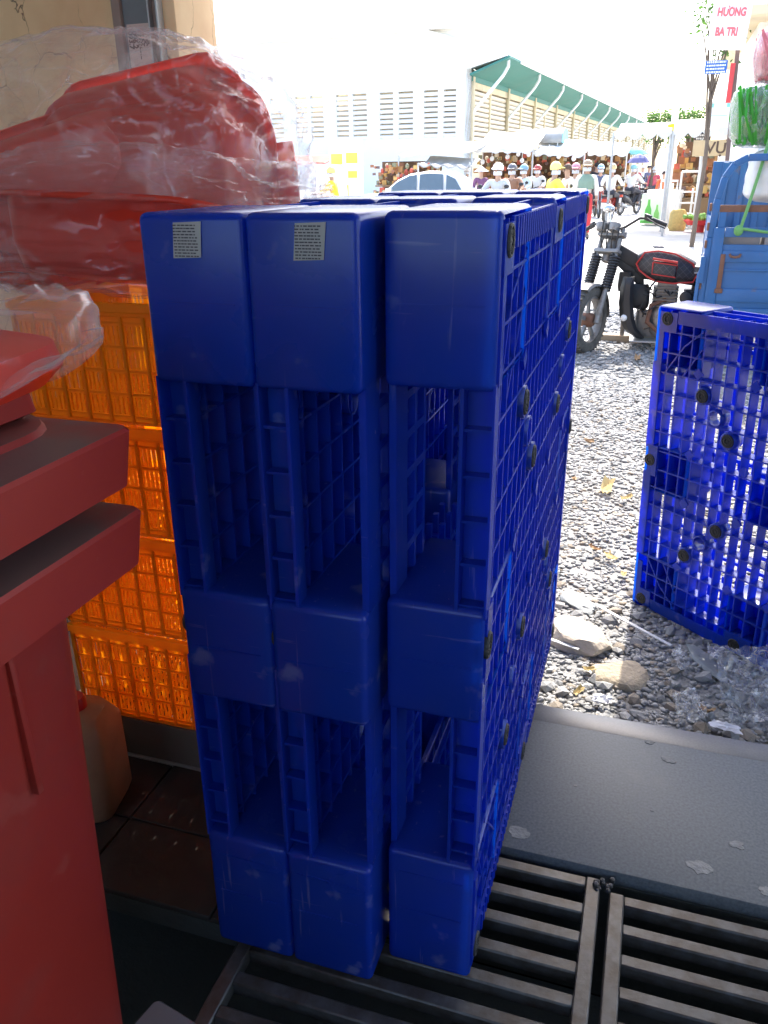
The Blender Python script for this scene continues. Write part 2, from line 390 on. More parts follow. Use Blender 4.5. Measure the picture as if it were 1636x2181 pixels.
stone_mass('brown_gravel', 1800, (-.7, 1.6, .90, 5.2), .007, .016, M['stone_c'], 3, 1.3)
stone_mass('far_gravel', 9000, (-1.6, 3.0, 4.6, 8.6), .012, .024, M['stone_a'], 4)
stone_mass('far_pale_gravel', 6000, (-1.6, 3.0, 4.6, 8.4), .012, .024, M['stone_b'], 6)
M['dirt'] = surf('sandy dirt', (.30, .25, .19), .95, var=.35, scale=25, bump=.8, bscale=90)
b = MB(); nx, ny = 60, 14     # strip of sandy dirt against the sill
for j in range(ny + 1):
    for i in range(nx + 1):
        x = -.9 + 2.9 * i / nx; y = .80 + .21 * j / ny
        e = j / ny
        z = -.139 - .035 * max(0, e - .45) * 2 + .016 * noise.noise(Vector((x * 9, y * 12, 1))) + .012 * noise.noise(Vector((x * 24, y * 24, 4)))
        b.v.append((x, y, z))
for j in range(ny):
    for i in range(nx):
        a = j * (nx + 1) + i; b.f.append((a, a + 1, a + nx + 2, a + nx + 1))
struct(b.build('dirt_strip', M['dirt'], smooth=True, recalc=False))

# ---- shop floor, trench, slabs
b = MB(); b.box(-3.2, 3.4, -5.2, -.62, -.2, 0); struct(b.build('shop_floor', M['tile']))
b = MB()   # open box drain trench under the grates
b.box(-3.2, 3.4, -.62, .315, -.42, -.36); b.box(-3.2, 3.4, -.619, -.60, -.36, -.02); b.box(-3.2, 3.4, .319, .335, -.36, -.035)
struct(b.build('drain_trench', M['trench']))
t = empty('tiled_floor_strip', (0, 0, 0)); struct(t)
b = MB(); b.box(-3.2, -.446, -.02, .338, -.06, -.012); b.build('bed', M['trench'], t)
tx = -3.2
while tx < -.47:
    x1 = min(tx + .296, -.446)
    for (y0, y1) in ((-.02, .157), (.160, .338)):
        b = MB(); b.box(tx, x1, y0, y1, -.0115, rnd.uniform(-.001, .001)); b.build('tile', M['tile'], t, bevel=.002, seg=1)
    tx += .30
b = MB(); b.box(-.44, 3.4, .322, .768, -.035, 0)
slab = struct(b.build('granite_slab', M['granite'], bevel=.003))
b = MB(); b.box(-.44, 3.4, .770, .842, -.05, -.004)
struct(b.build('granite_nosing', M['granite2'], bevel=.004))
b = MB(); b.box(-.44, 3.4, .336, .835, -.3, -.051); b.box(-3.2, -.44, .339, .80, -.3, 0); struct(b.build('step_base', M['conc']))
M['splash'] = surf('dried cement splash', (.22, .22, .21), .9, var=.4, scale=60, bump=.6)
for (x, y, r_) in ((.395, .385, .022), (.47, .47, .014), (.03, .368, .02), (.335, .705, .014), (.29, .76, .010), (.52, .36, .015), (.13, .55, .004), (.30, .52, .003)):
    b = MB(); P = []
    for k in range(18):
        a = k * math.pi / 9; q = r_ * (1 + .5 * noise.noise(Vector((math.cos(a) * 2 + x * 50, math.sin(a) * 2, y * 50))))
        P.append((x + q * math.cos(a) * 1.15, y + q * math.sin(a) * .8))
    b.prism(P, 'z', -.001, .0012)
    o = b.build('cement_splash', M['splash']); o.parent = slab

# ---- steel grates
def grate(x0, x1, ytop, n, z, label):
    t = empty('drain_grate', (x0, ytop, z), 0, label, 'grate', 'steel grates over the drain')
    w = x1 - x0; pitch = .0665; L = pitch * n
    for k in range(n + 1):
        b = MB(); y = -k * pitch
        b.box(.028, w - .028, y - .026, y, -.030, 0); b.build('bar', M['iron'], t, bevel=.003, seg=1)
    for xa in (0, w - .029):
        b = MB(); b.box(xa, xa + .029, -L - .026, .0015, -.031, .0012); b.build('side_rail', M['iron'], t, bevel=.003, seg=1)
    return t
g1 = grate(-.432, .206, .305, 12, -.012, 'worn steel drain grate beneath the front of the blue pallets')
b = MB()
for k in range(14):
    b.ball((.638 + rnd.uniform(-.012, .022), -.012 + rnd.uniform(-.018, .014), rnd.uniform(-.004, .004)), rnd.uniform(.004, .008), 6, 4)
b.build('weld', M['iron'], g1, smooth=True)
grate(.224, .90, .279, 12, -.012, 'worn steel drain grate nearest the bottom right corner')
grate(.915, 1.6, .279, 12, -.012, 'steel drain grate beyond the bottom right one')

# ---- shop enclosure: ceiling, walls, unseen awning added to shape the sun
def slabs(name, mat, boxes):
    b = MB()
    for q in boxes: b.box(*q)
    return struct(b.build(name, mat))
slabs('ceiling', M['plaster'], [(-3.2, 3.4, -4.3, .80, 3.3, 3.4)])
slabs('wall_back', M['plaster'], [(-3.3, 3.5, -5.3, -5.2, -.2, 1.6)])
slabs('wall_left', M['plaster'], [(-3.3, -3.2, -5.2, 1.0, -.2, 3.4)])
slabs('wall_right', M['plaster'], [(3.4, 3.5, -5.2, -1.4, -.2, 3.4)])
M['tarp'] = surf('grey tarpaulin awning', (.30, .33, .36), .7, trans=.12)
aw = empty('added_sun_awning', (0, .8, 3.2), 0, 'unseen grey tarpaulin awning added over the shop doorway to cut the sun', 'awning')  # unseen, added; its two depths set where the sun falls
b = MB(); b.add([(-3.2, 0, .08), (-.02, 0, .08), (-.02, 1.62, -.35), (-3.2, 1.62, -.35)], [(0, 1, 2, 3)]); b.build('canvas', M['tarp'], aw, recalc=False)
b = MB(); b.add([(-.015, 0, .08), (3.6, 0, .08), (3.6, 2.6, -.36), (-.015, 2.6, -.36)], [(0, 1, 2, 3)]); b.build('canvas', M['tarp'], aw, recalc=False)
MB().tube([(-3.2, 1.62, -.37), (-.02, 1.62, -.37)], .02).build('rail', M['steel'], aw); MB().tube([(-.015, 2.6, -.38), (3.6, 2.6, -.38)], .02).build('rail', M['steel'], aw)

# ---- cracked wall end with the shutter guide
def cracked_wall():
    m, nt, n, l, bs = newmat('cracked ochre plaster')
    tc = n.new('ShaderNodeTexCoord')
    nz = n.new('ShaderNodeTexNoise'); nz.inputs['Scale'].default_value = 5; nz.inputs['Detail'].default_value = 8; l.new(tc.outputs['Object'], nz.inputs['Vector'])
    cr = n.new('ShaderNodeValToRGB'); e = cr.color_ramp.elements
    e[0].color = (.68, .42, .23, 1); e[0].position = .3; e[1].color = (.84, .60, .35, 1); e[1].position = .68
    l.new(nz.outputs['Fac'], cr.inputs['Fac'])
    ad = n.new('ShaderNodeVectorMath'); ad.operation = 'MULTIPLY_ADD'; ad.inputs[1].default_value = (.22, .22, .16)
    l.new(nz.outputs['Color'], ad.inputs[0]); l.new(tc.outputs['Object'], ad.inputs[2])
    mp = n.new('ShaderNodeMapping'); mp.inputs['Scale'].default_value = (9, 9, 4.2); l.new(ad.outputs[0], mp.inputs['Vector'])
    vo = n.new('ShaderNodeTexVoronoi'); vo.feature = 'DISTANCE_TO_EDGE'; vo.inputs['Scale'].default_value = 1.0; l.new(mp.outputs[0], vo.inputs['Vector'])
    mr = n.new('ShaderNodeMapRange'); mr.inputs['From Min'].default_value = .002; mr.inputs['From Max'].default_value = .009; l.new(vo.outputs['Distance'], mr.inputs['Value'])
    mk = n.new('ShaderNodeTexNoise'); mk.inputs['Scale'].default_value = 3.2; mk.inputs['Detail'].default_value = 2; l.new(tc.outputs['Object'], mk.inputs['Vector'])
    mm = n.new('ShaderNodeMapRange'); mm.inputs['From Min'].default_value = .44; mm.inputs['From Max'].default_value = .58; l.new(mk.outputs['Fac'], mm.inputs['Value'])
    mxx = n.new('ShaderNodeMath'); mxx.operation = 'MAXIMUM'; l.new(mr.outputs['Result'], mxx.inputs[0]); l.new(mm.outputs['Result'], mxx.inputs[1]); mr = mxx
    mx = n.new('ShaderNodeMix'); mx.data_type = 'RGBA'; mx.inputs['A'].default_value = (.24, .155, .10, 1)
    l.new(mr.outputs[0], mx.inputs['Factor']); l.new(cr.outputs['Color'], mx.inputs['B']); l.new(mx.outputs['Result'], bs.inputs['Base Color'])
    bp = n.new('ShaderNodeBump'); bp.inputs['Strength'].default_value = .7; bp.inputs['Distance'].default_value = .004
    su = n.new('ShaderNodeMath'); su.operation = 'MULTIPLY_ADD'; su.inputs[1].default_value = .4; l.new(nz.outputs['Fac'], su.inputs[0]); l.new(mr.outputs[0], su.inputs[2])
    l.new(su.outputs[0], bp.inputs['Height']); l.new(bp.outputs['Normal'], bs.inputs['Normal']); bs.inputs['Roughness'].default_value = .9
    return m
M['cracked'] = cracked_wall()
wl_ = empty('shop_wall', (-1.2346, 1.20, 0), 0, 'cracked ochre plaster wall end behind the bagged red tubs', 'wall')
b = MB(); b.box(-2.2, .135, 0, .22, -.18, 3.3); b.build('plaster', M['cracked'], wl_, bevel=.006)
gd = empty('shutter_guide', (-1.2749, 1.1963, -.2963), 0, 'grey metal shutter guide with pasted paper sticker on the cracked wall', 'shutter guide')
gd.scale = (1.2257, 1.2257, 1.2257)
M['guide'] = surf('grey painted guide', (.17, .185, .20), .4, metal=.3, var=.1)
M['guide2'] = surf('dull brown frame', (.26, .19, .16), .5, var=.15)
b = MB(); b.box(.002, .022, -.022, 0, .12, 2.9); b.build('frame_strip', M['guide2'], gd)
b = MB(); b.box(.023, .090, -.012, 0, .12, 2.9); b.build('channel', M['guide'], gd)
pieces('lip', M['steel'], gd, [(.091, .0945, -.024, 0, .12, 2.9), (.1115, .1150, -.024, 0, .12, 2.9)])
b = MB(); b.box(.095, .111, -.010, 0, .12, 2.9); b.build('groove', M['guide2'], gd)
M['sticker'] = surf('pinkish sticker paper', (.60, .46, .42), .7, var=.06)
b = MB(); b.box(.029, .084, -.0132, -.0122, 1.50, 1.617); st = b.build('sticker', M['sticker'], gd)
M['ink'] = surf('dark ink', (.05, .04, .05), .7)
for (txt, x, z, sz, bd) in (('093.7', .036, 1.604, .0155, .0006), ('096.2', .046, 1.604, .0155, .0006), ('LỘC', .0715, 1.597, .012, .0006), ('CỬA', .079, 1.594, .0085, .0004)):
    me = textmesh(txt, sz, M['ink'], bold=bd, ext=.0001, align='LEFT')
    o = part('lettering', me, st); o.rotation_euler = (R(90), R(90), 0); o.location = (x, -.0134, z)
b = MB()
for k, (x, z0, z1) in enumerate(((.0535, 1.575, 1.598), (.0575, 1.553, 1.604), (.0615, 1.57, 1.60), (.065, 1.58, 1.596))):
    z = z1
    while z > z0:
        q = rnd.uniform(.002, .006); b.box(x - .0011, x + .0011, -.0136, -.0133, z - q, z); z -= q + .002
b.build('small_print', M['ink'], st)
# ================================================================ pallets
M['stk'] = surf('white sticker paper', (.36, .34, .31), .6, var=.05)
def pallet_parts(Lp, Hp, w=.15, pu=.0485, rt=.0042, flutes=True, crossed=False):
    """returns list of (name, mesh, location) ; deck face at x=0, bottom at x=w, y along length, z up"""
    dk = .046; P = []
    vb = [(0, .205 * Hp), (.422 * Hp, .580 * Hp), (.824 * Hp, Hp)]
    ub = [(0, .20 * Lp), (.42 * Lp, .58 * Lp), (.80 * Lp, Lp)]
    # rib grid of the deck
    def breaks(T, pitch, t, lo=.0115):
        n = round((T - 2 * lo) / pitch); out = [lo]; q = (T - 2 * lo) / n
        for k in range(1, n): c = lo + k * q; out += [c - t / 2, c + t / 2]
        return out + [T - lo]
    us = breaks(Lp, pu, rt); vs_ = breaks(Hp, .064, rt)
    nu, nv = len(us) - 1, len(vs_) - 1
    rg = random.Random(3)
    skip = {}
    hole = [[(i % 2 == 0) and (j % 2 == 0) for j in range(nv)] for i in range(nu)]
    mb = MB(); mb.perf(us, vs_, hole, .0035, dk - .004)
    # thin closing frame at the underside round the fork openings
    for (a, c) in ((vb[0][1], vb[1][0]), (vb[1][1], vb[2][0])):
        for (q0, q1) in ((.003, .034), (Lp - .034, Lp - .003)): mb.box(dk - .004, dk + .001, q0, q1, a - .01, c + .01)
    for (a, c) in ((ub[0][1], ub[1][0]), (ub[1][1], ub[2][0])):
        for (q0, q1) in ((.004, .06), (Hp - .06, Hp - .004)): mb.box(dk - .004, dk + .001, a - .01, c + .01, q0, q1)
    # diagonal stiffeners at the corners
    for (cu, su) in ((0, 1), (Lp, -1)):
        for (cv, sv) in ((0, 1), (Hp, -1)):
            for (p, q) in (((.115, .20 * Hp), (.20 * Lp, .115)), ((.045, .20 * Hp), (.115, .115)), ((.20 * Lp, .06), (.115, .115))):
                mb.bar((dk / 2, cu + su * p[0], cv + sv * p[1]), (dk / 2, cu + su * q[0], cv + sv * q[1]), .0045, dk - .008, up=(1, 0, 0))
    P.append(('deck_grid', mb.mesh('deck_grid', M['blue']), (0, 0, 0)))
    # face plates : corners, mid edges, fluted bands, gussets
    def plate(nm, *q): P.append((nm, MB().box(*q).mesh(nm, M['blue']), (0, 0, 0)))
    for (cu, su) in ((0, 1), (Lp, -1)):
        for (cv, sv) in ((0, 1), (Hp, -1)):
            mb = MB(); y0, y1 = sorted((cu + su * .016, cu + su * .083)); z0, z1 = sorted((cv + sv * .016, cv + sv * .078)); mb.box(-.001, .004, y0, y1, z0, z1)
            y0, y1 = sorted((cu + su * .016, cu + su * .036)); z0, z1 = sorted((cv + sv * .076, cv + sv * .17 * Hp)); mb.box(-.0008, .0042, y0, y1, z0, z1)
            P.append(('corner_plate', mb.mesh('corner_plate', M['blue']), (0, 0, 0)))
    for cu, su in ((0, 1), (Lp, -1)):
        y0, y1 = sorted((cu + su * .016, cu + su * .055)); plate('edge_plate', -.001, .004, y0, y1, .475 * Hp, .575 * Hp)
        for (a, c) in ((.205 * Hp, .474 * Hp), (.576 * Hp, .824 * Hp)):
            y0, y1 = sorted((cu + su * .003, cu + su * .033)); mb = MB(); mb.box(.0004, .004, y0, y1, a - .012, c + .012); y0, y1 = sorted((cu + su * .0305, cu + su * .0345)); mb.box(.0008, dk - .003, y0, y1, a - .01, c + .01); P.append(('edge_strip', mb.mesh('edge_strip', M['blue']), (0, 0, 0)))
    for cv, sv in ((0, 1), (Hp, -1)):
        z0, z1 = sorted((cv + sv * .016, cv + sv * .078)); plate('edge_plate', -.001, .004, .46 * Lp, .565 * Lp, z0, z1)
        for (a, c) in ((.0835, .459 * Lp), (.566 * Lp, Lp - .0835)):
            mb = MB(); z0, z1 = sorted((cv + sv * .010, cv + sv * .050)); mb.box(.001, .0055, a, c, z0, z1)
            k = a + .008
            while flutes and k < c - .006:
                mb.box(-.0025, .0018, k, k + .007, z0 + .001, z1 - .001); k += .0205
            P.append(('fluted_band', mb.mesh('fluted_band', M['blue']), (0, 0, 0)))
    for fu in (.20, .42, .58, .80):
        for fv in (.205, .422, .58, .824):
            c = Vector((.0015, fu * Lp, fv * Hp)); e = .013
            P.append(('gusset', MB().obox(c, (.0028, 0, 0), (0, e * .707, e * .707), (0, -e * .707, e * .707)).mesh('gusset', M['blue']), (0, 0, 0)))
    # nine block sleeves
    for i, (u0, u1) in enumerate(ub):
        for j, (v0, v1) in enumerate(vb):
            bm = bmesh.new()
            ext = [u0 if i else 0, u1, v0, v1]
            inner = (i == 1 and j == 1)
            x0 = dk if inner else 0
            mb = MB(); mb.box(x0, w, u0 + (.0 if i == 0 else .004), u1 - (0 if i == 2 else .004), v0 + (0 if j == 0 else .004), v1 - (0 if j == 2 else .004))
            me = mb.mesh('block', None); bm.from_mesh(me)
            bmesh.ops.bevel(bm, geom=bm.edges[:], offset=.0105, segments=3, profile=.5, affect='EDGES')
            kill = [f for f in bm.faces if f.normal.x < -.95 and abs(f.calc_center_median().x - x0) < .002]
            bmesh.ops.delete(bm, geom=kill, context='FACES')
            bmesh.ops.recalc_face_normals(bm, faces=bm.faces)
            q = .006; xi = x0 + .010
            ib = MB(); ib.box(xi, w - q, u0 + q + (0 if i == 0 else .004), u1 - q - (0 if i == 2 else .004), v0 + q + (0 if j == 0 else .004), v1 - q - (0 if j == 2 else .004))
            if not inner:
                uc, vc = (u0 + u1) / 2, (v0 + v1) / 2
                ib.box(dk, w - .009, uc - .002, uc + .002, v0 + .014, v1 - .014); ib.box(dk, w - .009, u0 + .014, u1 - .014, vc - .002, vc + .002)
            im = ib.mesh('inner', None); b2 = bmesh.new(); b2.from_mesh(im)
            b2.faces.ensure_lookup_table()
            bmesh.ops.delete(b2, geom=[f for f in b2.faces if abs(f.calc_center_median().x - xi) < 1e-5], context='FACES')
            b2.to_mesh(im); b2.free(); bm.from_mesh(im)
            # faint moulding line round the sleeve
            bm.to_mesh(me); bm.free(); me.materials.append(M['blue']); me.polygons.foreach_set('use_smooth', [True] * len(me.polygons))
            me.set_sharp_from_angle(angle=R(35))
            P.append(('block', me, (0, 0, 0)))
    for (v0, v1) in vb:
        for zc in ((v0 + v1) / 2,) if v1 - v0 < .19 * Hp else (v0 + .5 * (v1 - v0), v0 + .82 * (v1 - v0)):
            for (y0, y1) in ((-.0012, .001), (Lp - .001, Lp + .0012)): plate('mould_line', .018, w - .018, y0, y1, zc - .0012, zc + .0012)
    # bottom skid plate with four openings
    us = breaks(Lp, .05, .012, .020); vs_ = breaks(Hp, .06, .012, .012); nu, nv = len(us) - 1, len(vs_) - 1
    def hole_(i, j):
        if i % 2 or j % 2: edge = False
        else: edge = True
        uc = (us[i] + us[i + 1]) / 2 / Lp; vc = (vs_[j] + vs_[j + 1]) / 2 / Hp
        open_ = (.145 < uc < .43 or .57 < uc < .855) and (.15 < vc < .43 or .57 < vc < .85) and not (crossed and (i % 4 == 1 or j % 6 == 1))
        rim_ = i in (0, nu - 1) or j in (0, nv - 1)
        return open_ or (edge and not rim_)
    mb = MB(); mb.perf(us, vs_, [[hole_(i, j) for j in range(nv)] for i in range(nu)], w - .011, w - .001)
    P.append(('skid_plate', mb.mesh('skid_plate', M['blue']), (0, 0, 0)))
    # rubber pads
    pm = MB(); pm.lathe([(0.0, -.0035), (.004, -.0035), (.005, -.0015), (.008, -.0015), (.009, -.0045), (.014, -.0045), (.0145, -.002), (.0165, -.002), (.017, -.0045), (.0195, -.0045), (.021, -.002), (.021, .006), (0, .006)], ax=(1, 0, 0), seg=18)
    for k in range(8):
        a = k * math.pi / 4; pm.obox((-.0035, .0115 * math.cos(a), .0115 * math.sin(a)), (.0018, 0, 0), (0, .0035 * math.cos(a), .0035 * math.sin(a)), (0, -.0012 * math.sin(a), .0012 * math.cos(a)))
    pad = pm.mesh('rubber_pad', M['rubber'])
    bo = MB(); bo.lathe([(.0225, -.001), (.027, -.001), (.027, dk - .006), (.0225, dk - .006), (.0225, -.001)], ax=(1, 0, 0), seg=18); boss = bo.mesh('pad_boss', M['blue'], True)
    spots = [(.045, .037, 0), (.045, Hp - .037, 0), (Lp - .045, .037, 0), (Lp - .045, Hp - .037, 0), (.5 * Lp + .02, .042, 0), (.5 * Lp + .02, Hp - .042, 0), (.026, .525 * Hp, 0), (Lp - .026, .525 * Hp, 0)]
    for (a, c) in ((.225, .254), (.345, .374), (.225, .764), (.345, .655), (.775, .254), (.655, .374), (.775, .764), (.655, .655)): spots.append((a * Lp, c * Hp, 1))
    for (a, c, bb) in spots:
        P.append(('rubber_pad', pad, (0, a, c)))
        if bb: P.append(('pad_boss', boss, (0, a, c)))
    for (a, c) in ((.285, .314), (.285, .709), (.715, .314), (.715, .709)): P.append(('pad_boss', boss, (0, a * Lp, c * Hp)))
    return P
def place_pallet(parts, loc, rot, label):
    t = empty('plastic_pallet', loc, 0, label, 'pallet', 'blue plastic pallets'); t.rotation_euler = rot
    for nm, me, lo in parts: part(nm, me, t, lo)
    return t
PL, PH, PW = 1.204, 1.268, .15
pp = pallet_parts(PL, PH, PW)
def sheared(parts, k):     # the stack leans back a little
    done = {}; out = []
    for nm, me, lo in parts:
        if me.name not in done:
            c = me.copy(); sh = Matrix.Identity(4); sh[1][2] = k; c.transform(sh); done[me.name] = c
        out.append((nm, done[me.name], (lo[0], lo[1] + k * lo[2], lo[2])))
    return out
ppa, ppb = sheared(pp, .0194), sheared(pp, -.0194)
p1 = place_pallet(ppa, (-.4625, -.0574, .002), (0, 0, 0), 'blue plastic pallet on edge, beside the orange crates, leftmost of the three with one sticker')
p2 = place_pallet(ppa, (-.3115, -.0574, .002), (0, 0, 0), 'blue plastic pallet on edge, middle of the three packed together, with a sticker')
p3 = place_pallet(ppb, (0.0, PL, .002), (0, 0, math.pi), 'blue plastic pallet on edge, rightmost of the three, showing its ribbed face')
def sticker(parent, x, z):
    b = MB(); n = 6; wd, ht = .040, .043
    # paper bends with the sleeve's rounded top
    for k in range(n + 1):
        zz = z - ht * k / n
        b.v += [(x + .004 * (1 - k / n), -.0016 + .0194 * zz, zz), (x + wd + .004 * (1 - k / n), -.0016 + .0194 * zz, zz + .0015)]
    for k in range(n): b.f.append((2 * k, 2 * k + 1, 2 * k + 3, 2 * k + 2))
    s = b.build('sticker', M['stk'], parent, recalc=False)
    m = MB(); rr = random.Random(int(x * 1e4))
    for row in range(11):
        zz = z - .003 - row * .0037; q = x + .003
        while q < x + wd - .005:
            d = rr.uniform(.0015, .006); m.box(q, min(q + d, x + wd - .003), -.0021 + .0194 * zz, -.0017 + .0194 * zz, zz - .0009, zz + .0006); q += d + rr.uniform(.0008, .002)
    m.build('small_print', M['ink'], s)
sticker(p1, .050, PH - .012); sticker(p2, .066, PH - .012)
pq = pallet_parts(.905, 1.075, .14, .044, .005, False, True)
D0 = Vector((.2256, 1.7744, -.1585)); YA = R(-40.8)
e1 = Vector((math.cos(YA), math.sin(YA), 0)); nn = Vector((math.sin(YA), -math.cos(YA), 0))
# local +x = -n (into the pallet), local +y = -e1
p4 = empty('plastic_pallet', (0, 0, 0), 0, 'blue plastic pallet standing alone on the gravel before the motor tricycle', 'pallet', 'blue plastic pallets')
lean, roll = R(-1.78), R(.48)
e3 = Vector((0, 0, 1)) * math.cos(lean) - nn * math.sin(lean)
E1 = e1 * math.cos(roll) + e3 * math.sin(roll); E3 = -e1 * math.sin(roll) + e3 * math.cos(roll)
mw = Matrix((E3.cross(E1) * 1.0, -E1, E3)).transposed().to_4x4()
mw.translation = D0 + E1 * .905
p4.matrix_world = mw
for nm, me, lo in pq: part(nm, me, p4, lo)

# ================================================================ orange crates on their plinth
b = MB(); b.box(-2.2, -.50, .345, .79, .001, .108); tag(b.build('crate_plinth', surf('brown stained concrete', (.15, .10, .07), .85, var=.3, bump=.3), bevel=.004), 'low brown concrete plinth under the stacked orange crates', 'plinth')
def crate_parts():
    W, D, H, t = .56, .40, .247, .0026; P = []
    def panel(length, axis, pos, out):
        n = round(length / .052); q = length / n
        us = [0.0]; hol = []
        for k in range(n):
            c0 = k * q
            for s_ in range(4):
                a = c0 + .0075 + s_ * .0105; us += [a, a + .0045]
            us.append(c0 + q)
        us = sorted(set(round(x, 5) for x in us))
        zs = [0.006, .016]
        for r_ in range(4): z0 = .020 + r_ * .0465; zs += [z0, z0 + .0365]
        zs += [.208, .214]
        zs = sorted(set(round(z, 5) for z in zs))
        def hl(i, j):
            w_ = us[i + 1] - us[i]; hgt = zs[j + 1] - zs[j]
            return abs(w_ - .0045) < .0004 and abs(hgt - .0365) < .001
        hole = [[hl(i, j) for j in range(len(zs) - 1)] for i in range(len(us) - 1)]
        mb = MB(); mb.perf(us, zs, hole, 0, t, axis='y' if axis == 'y' else 'x')
        rb = MB()
        for k in range(n + 1):
            x = min(max(k * q, .004), length - .004)
            if axis == 'y': rb.box(x - .0032, x + .0032, -.006 if out < 0 else t, 0.0002 if out < 0 else t + .006, .004, .216)
            else: rb.box(-.006 if out < 0 else t, 0.0002 if out < 0 else t + .006, x - .0032, x + .0032, .004, .216)
        for r_ in range(5):
            z = .0155 + r_ * .0465
            if axis == 'y': rb.box(0, length, -.003 if out < 0 else t, .0001 if out < 0 else t + .003, z - .0016, z + .0016)
            else: rb.box(-.003 if out < 0 else t, .0001 if out < 0 else t + .003, 0, length, z - .0016, z + .0016)
        return mb, rb
    for (axis, length, out, loc) in (('y', W, -1, (0, .006, 0)), ('y', W, 1, (0, D - .006 - t, 0)), ('x', D, -1, (.006, 0, 0)), ('x', D, 1, (W - .006 - t, 0, 0))):
        mb, rb = panel(length, axis, 0, out)
        P.append(('slotted_panel', mb.mesh('slotted_panel', M['orange']), loc)); P.append(('rib_frame', rb.mesh('rib_frame', M['orange']), loc))
    mb = MB()   # rolled top rim and its flange
    for (x0, x1, y0, y1) in ((-.004, W + .004, -.004, .010), (-.004, W + .004, D - .010, D + .004), (-.004, .010, .0102, D - .0102), (W - .010, W + .004, .0102, D - .0102)):
        mb.box(x0, x1, y0, y1, .222, .240)
    for (x0, x1, y0, y1) in ((0, W, 0, .008), (0, W, D - .008, D), (0, .008, .0082, D - .0082), (W - .008, W, .0082, D - .0082)):
        mb.box(x0, x1, y0, y1, .2135, .2218); mb.box(x0, x1, y0, y1, .0005, .0058)
    bm = bmesh.new(); me = mb.mesh('rim', None); bm.from_mesh(me)
    bmesh.ops.bevel(bm, geom=bm.edges[:], offset=.0022, segments=2, profile=.5, affect='EDGES'); bm.to_mesh(me); bm.free(); me.materials.append(M['orange'])
    P.append(('rim', me, (0, 0, 0)))
    us = [.01 + k * .0125 for k in range(44)]; ws = [.01 + k * .0125 for k in range(31)]
    mb = MB(); mb.perf(us, ws, [[i % 2 == 1 and j % 4 != 0 for j in range(30)] for i in range(43)], .003, .006, axis='z')
    P.append(('base', mb.mesh('base', M['orange']), (0, 0, 0)))
    return P
cp = crate_parts()
for k, lb in enumerate(('orange slotted crate at the bottom of the stack, on the plinth', 'orange slotted crate second from the bottom of its stack', 'orange slotted crate third from the bottom, level with the bin rims', 'orange slotted crate topmost of its stack, under the bagged red tubs')):
    t = empty('plastic_crate', (-1.040 + rnd.uniform(-.004, .004), .345 + rnd.uniform(-.002, .002), .110 + k * .2475), R(rnd.uniform(-.5, .5)), lb, 'crate', 'stacked orange crates')
    for nm, me, lo in cp: part(nm, me, t, lo)

# ================================================================ red bins
def rring(w, d, r, n=5):
    """rounded rectangle outline, centred"""
    out = []
    for (cx, cyy, a0) in ((w / 2 - r, d / 2 - r, 0), (-w / 2 + r, d / 2 - r, 90), (-w / 2 + r, -d / 2 + r, 180), (w / 2 - r, -d / 2 + r, 270)):
        for k in range(n + 1):
            a = R(a0 + 90 * k / n); out.append((cx + r * math.cos(a), cyy + r * math.sin(a)))
    return out
def loft(mb, secs, n=5, cap0=True, cap1=True):
    """secs: (w, d, r, z [,dx,dy])"""
    base = len(mb.v); m = 4 * (n + 1)
    for s in secs:
        dx, dy = (s[4], s[5]) if len(s) > 4 else (0, 0)
        mb.v += [(x + dx, y + dy, s[3]) for x, y in rring(s[0], s[1], s[2], n)]
    for i in range(len(secs) - 1):
        for k in range(m): mb.f.append((base + i * m + k, base + i * m + (k + 1) % m, base + (i + 1) * m + (k + 1) % m, base + (i + 1) * m + k))
    if cap0: mb.f.append(tuple(base + k for k in range(m))[::-1])
    if cap1: mb.f.append(tuple(base + (len(secs) - 1) * m + k for k in range(m)))
    return mb
# bin corner (rim, right rear) at x=-.388, y=-.200
BX, BY, BW, BD = -.388, -.200, .56, .48
bc = (BX - BW / 2, BY - BD / 2)
t = empty('red_bin', (bc[0], bc[1], 0), 0, 'tall dusty red plastic bin standing by the drain, lower of the two', 'bin', 'nested red bins')
b = MB(); loft(b, [(.29, .38, .06, .004), (.31, .40, .06, .012), (.355, .44, .05, .82), (.36, .445, .05, .868)], cap1=False); b.build('body', M['red'], t, smooth=True, angle=35)
b = MB(); loft(b, [(.36, .445, .05, .866), (BW - .03, BD - .03, .02, .868), (BW - .012, BD - .012, .02, .870), (BW, BD, .014, .935), (BW - .006, BD - .006, .016, .940), (.43, .458, .06, .941), (.42, .45, .06, .928), (.40, .44, .06, .90)], cap0=False, cap1=False); b.build('rim', M['red'], t, smooth=True, angle=30)
pieces('rib', M['red'], t, [(.155, .182, yy, yy + .010, .60, .845) for yy in (-.12, .08)], .002)
t2 = empty('red_bin', (bc[0], bc[1], .1035), 0, 'red plastic bin with lid nested into the bin below, under the wrapped parcel', 'bin', 'nested red bins')
b = MB(); loft(b, [(.29, .38, .06, .02), (.35, .435, .06, .80), (.355, .44, .06, .868)], cap1=False); b.build('body', M['red'], t2, smooth=True, angle=35)
b = MB(); loft(b, [(.355, .44, .05, .866), (BW - .03, BD - .03, .02, .868), (BW - .012, BD - .012, .02, .870), (BW, BD, .014, .935), (BW - .006, BD - .006, .016, .940), (.42, .455, .08, .941), (.412, .45, .08, .948), (.36, .42, .08, .949)], cap0=False); b.build('rim', M['red'], t2, smooth=True, angle=30)
b = MB(); loft(b, [(.35, .425, .03, .955, -.005, 0), (.36, .435, .02, .958, -.005, 0), (.352, .427, .02, .990, -.005, 0), (.335, .41, .02, .996, -.005, 0)]); b.build('lid', M['red'], t2, smooth=True, angle=30)

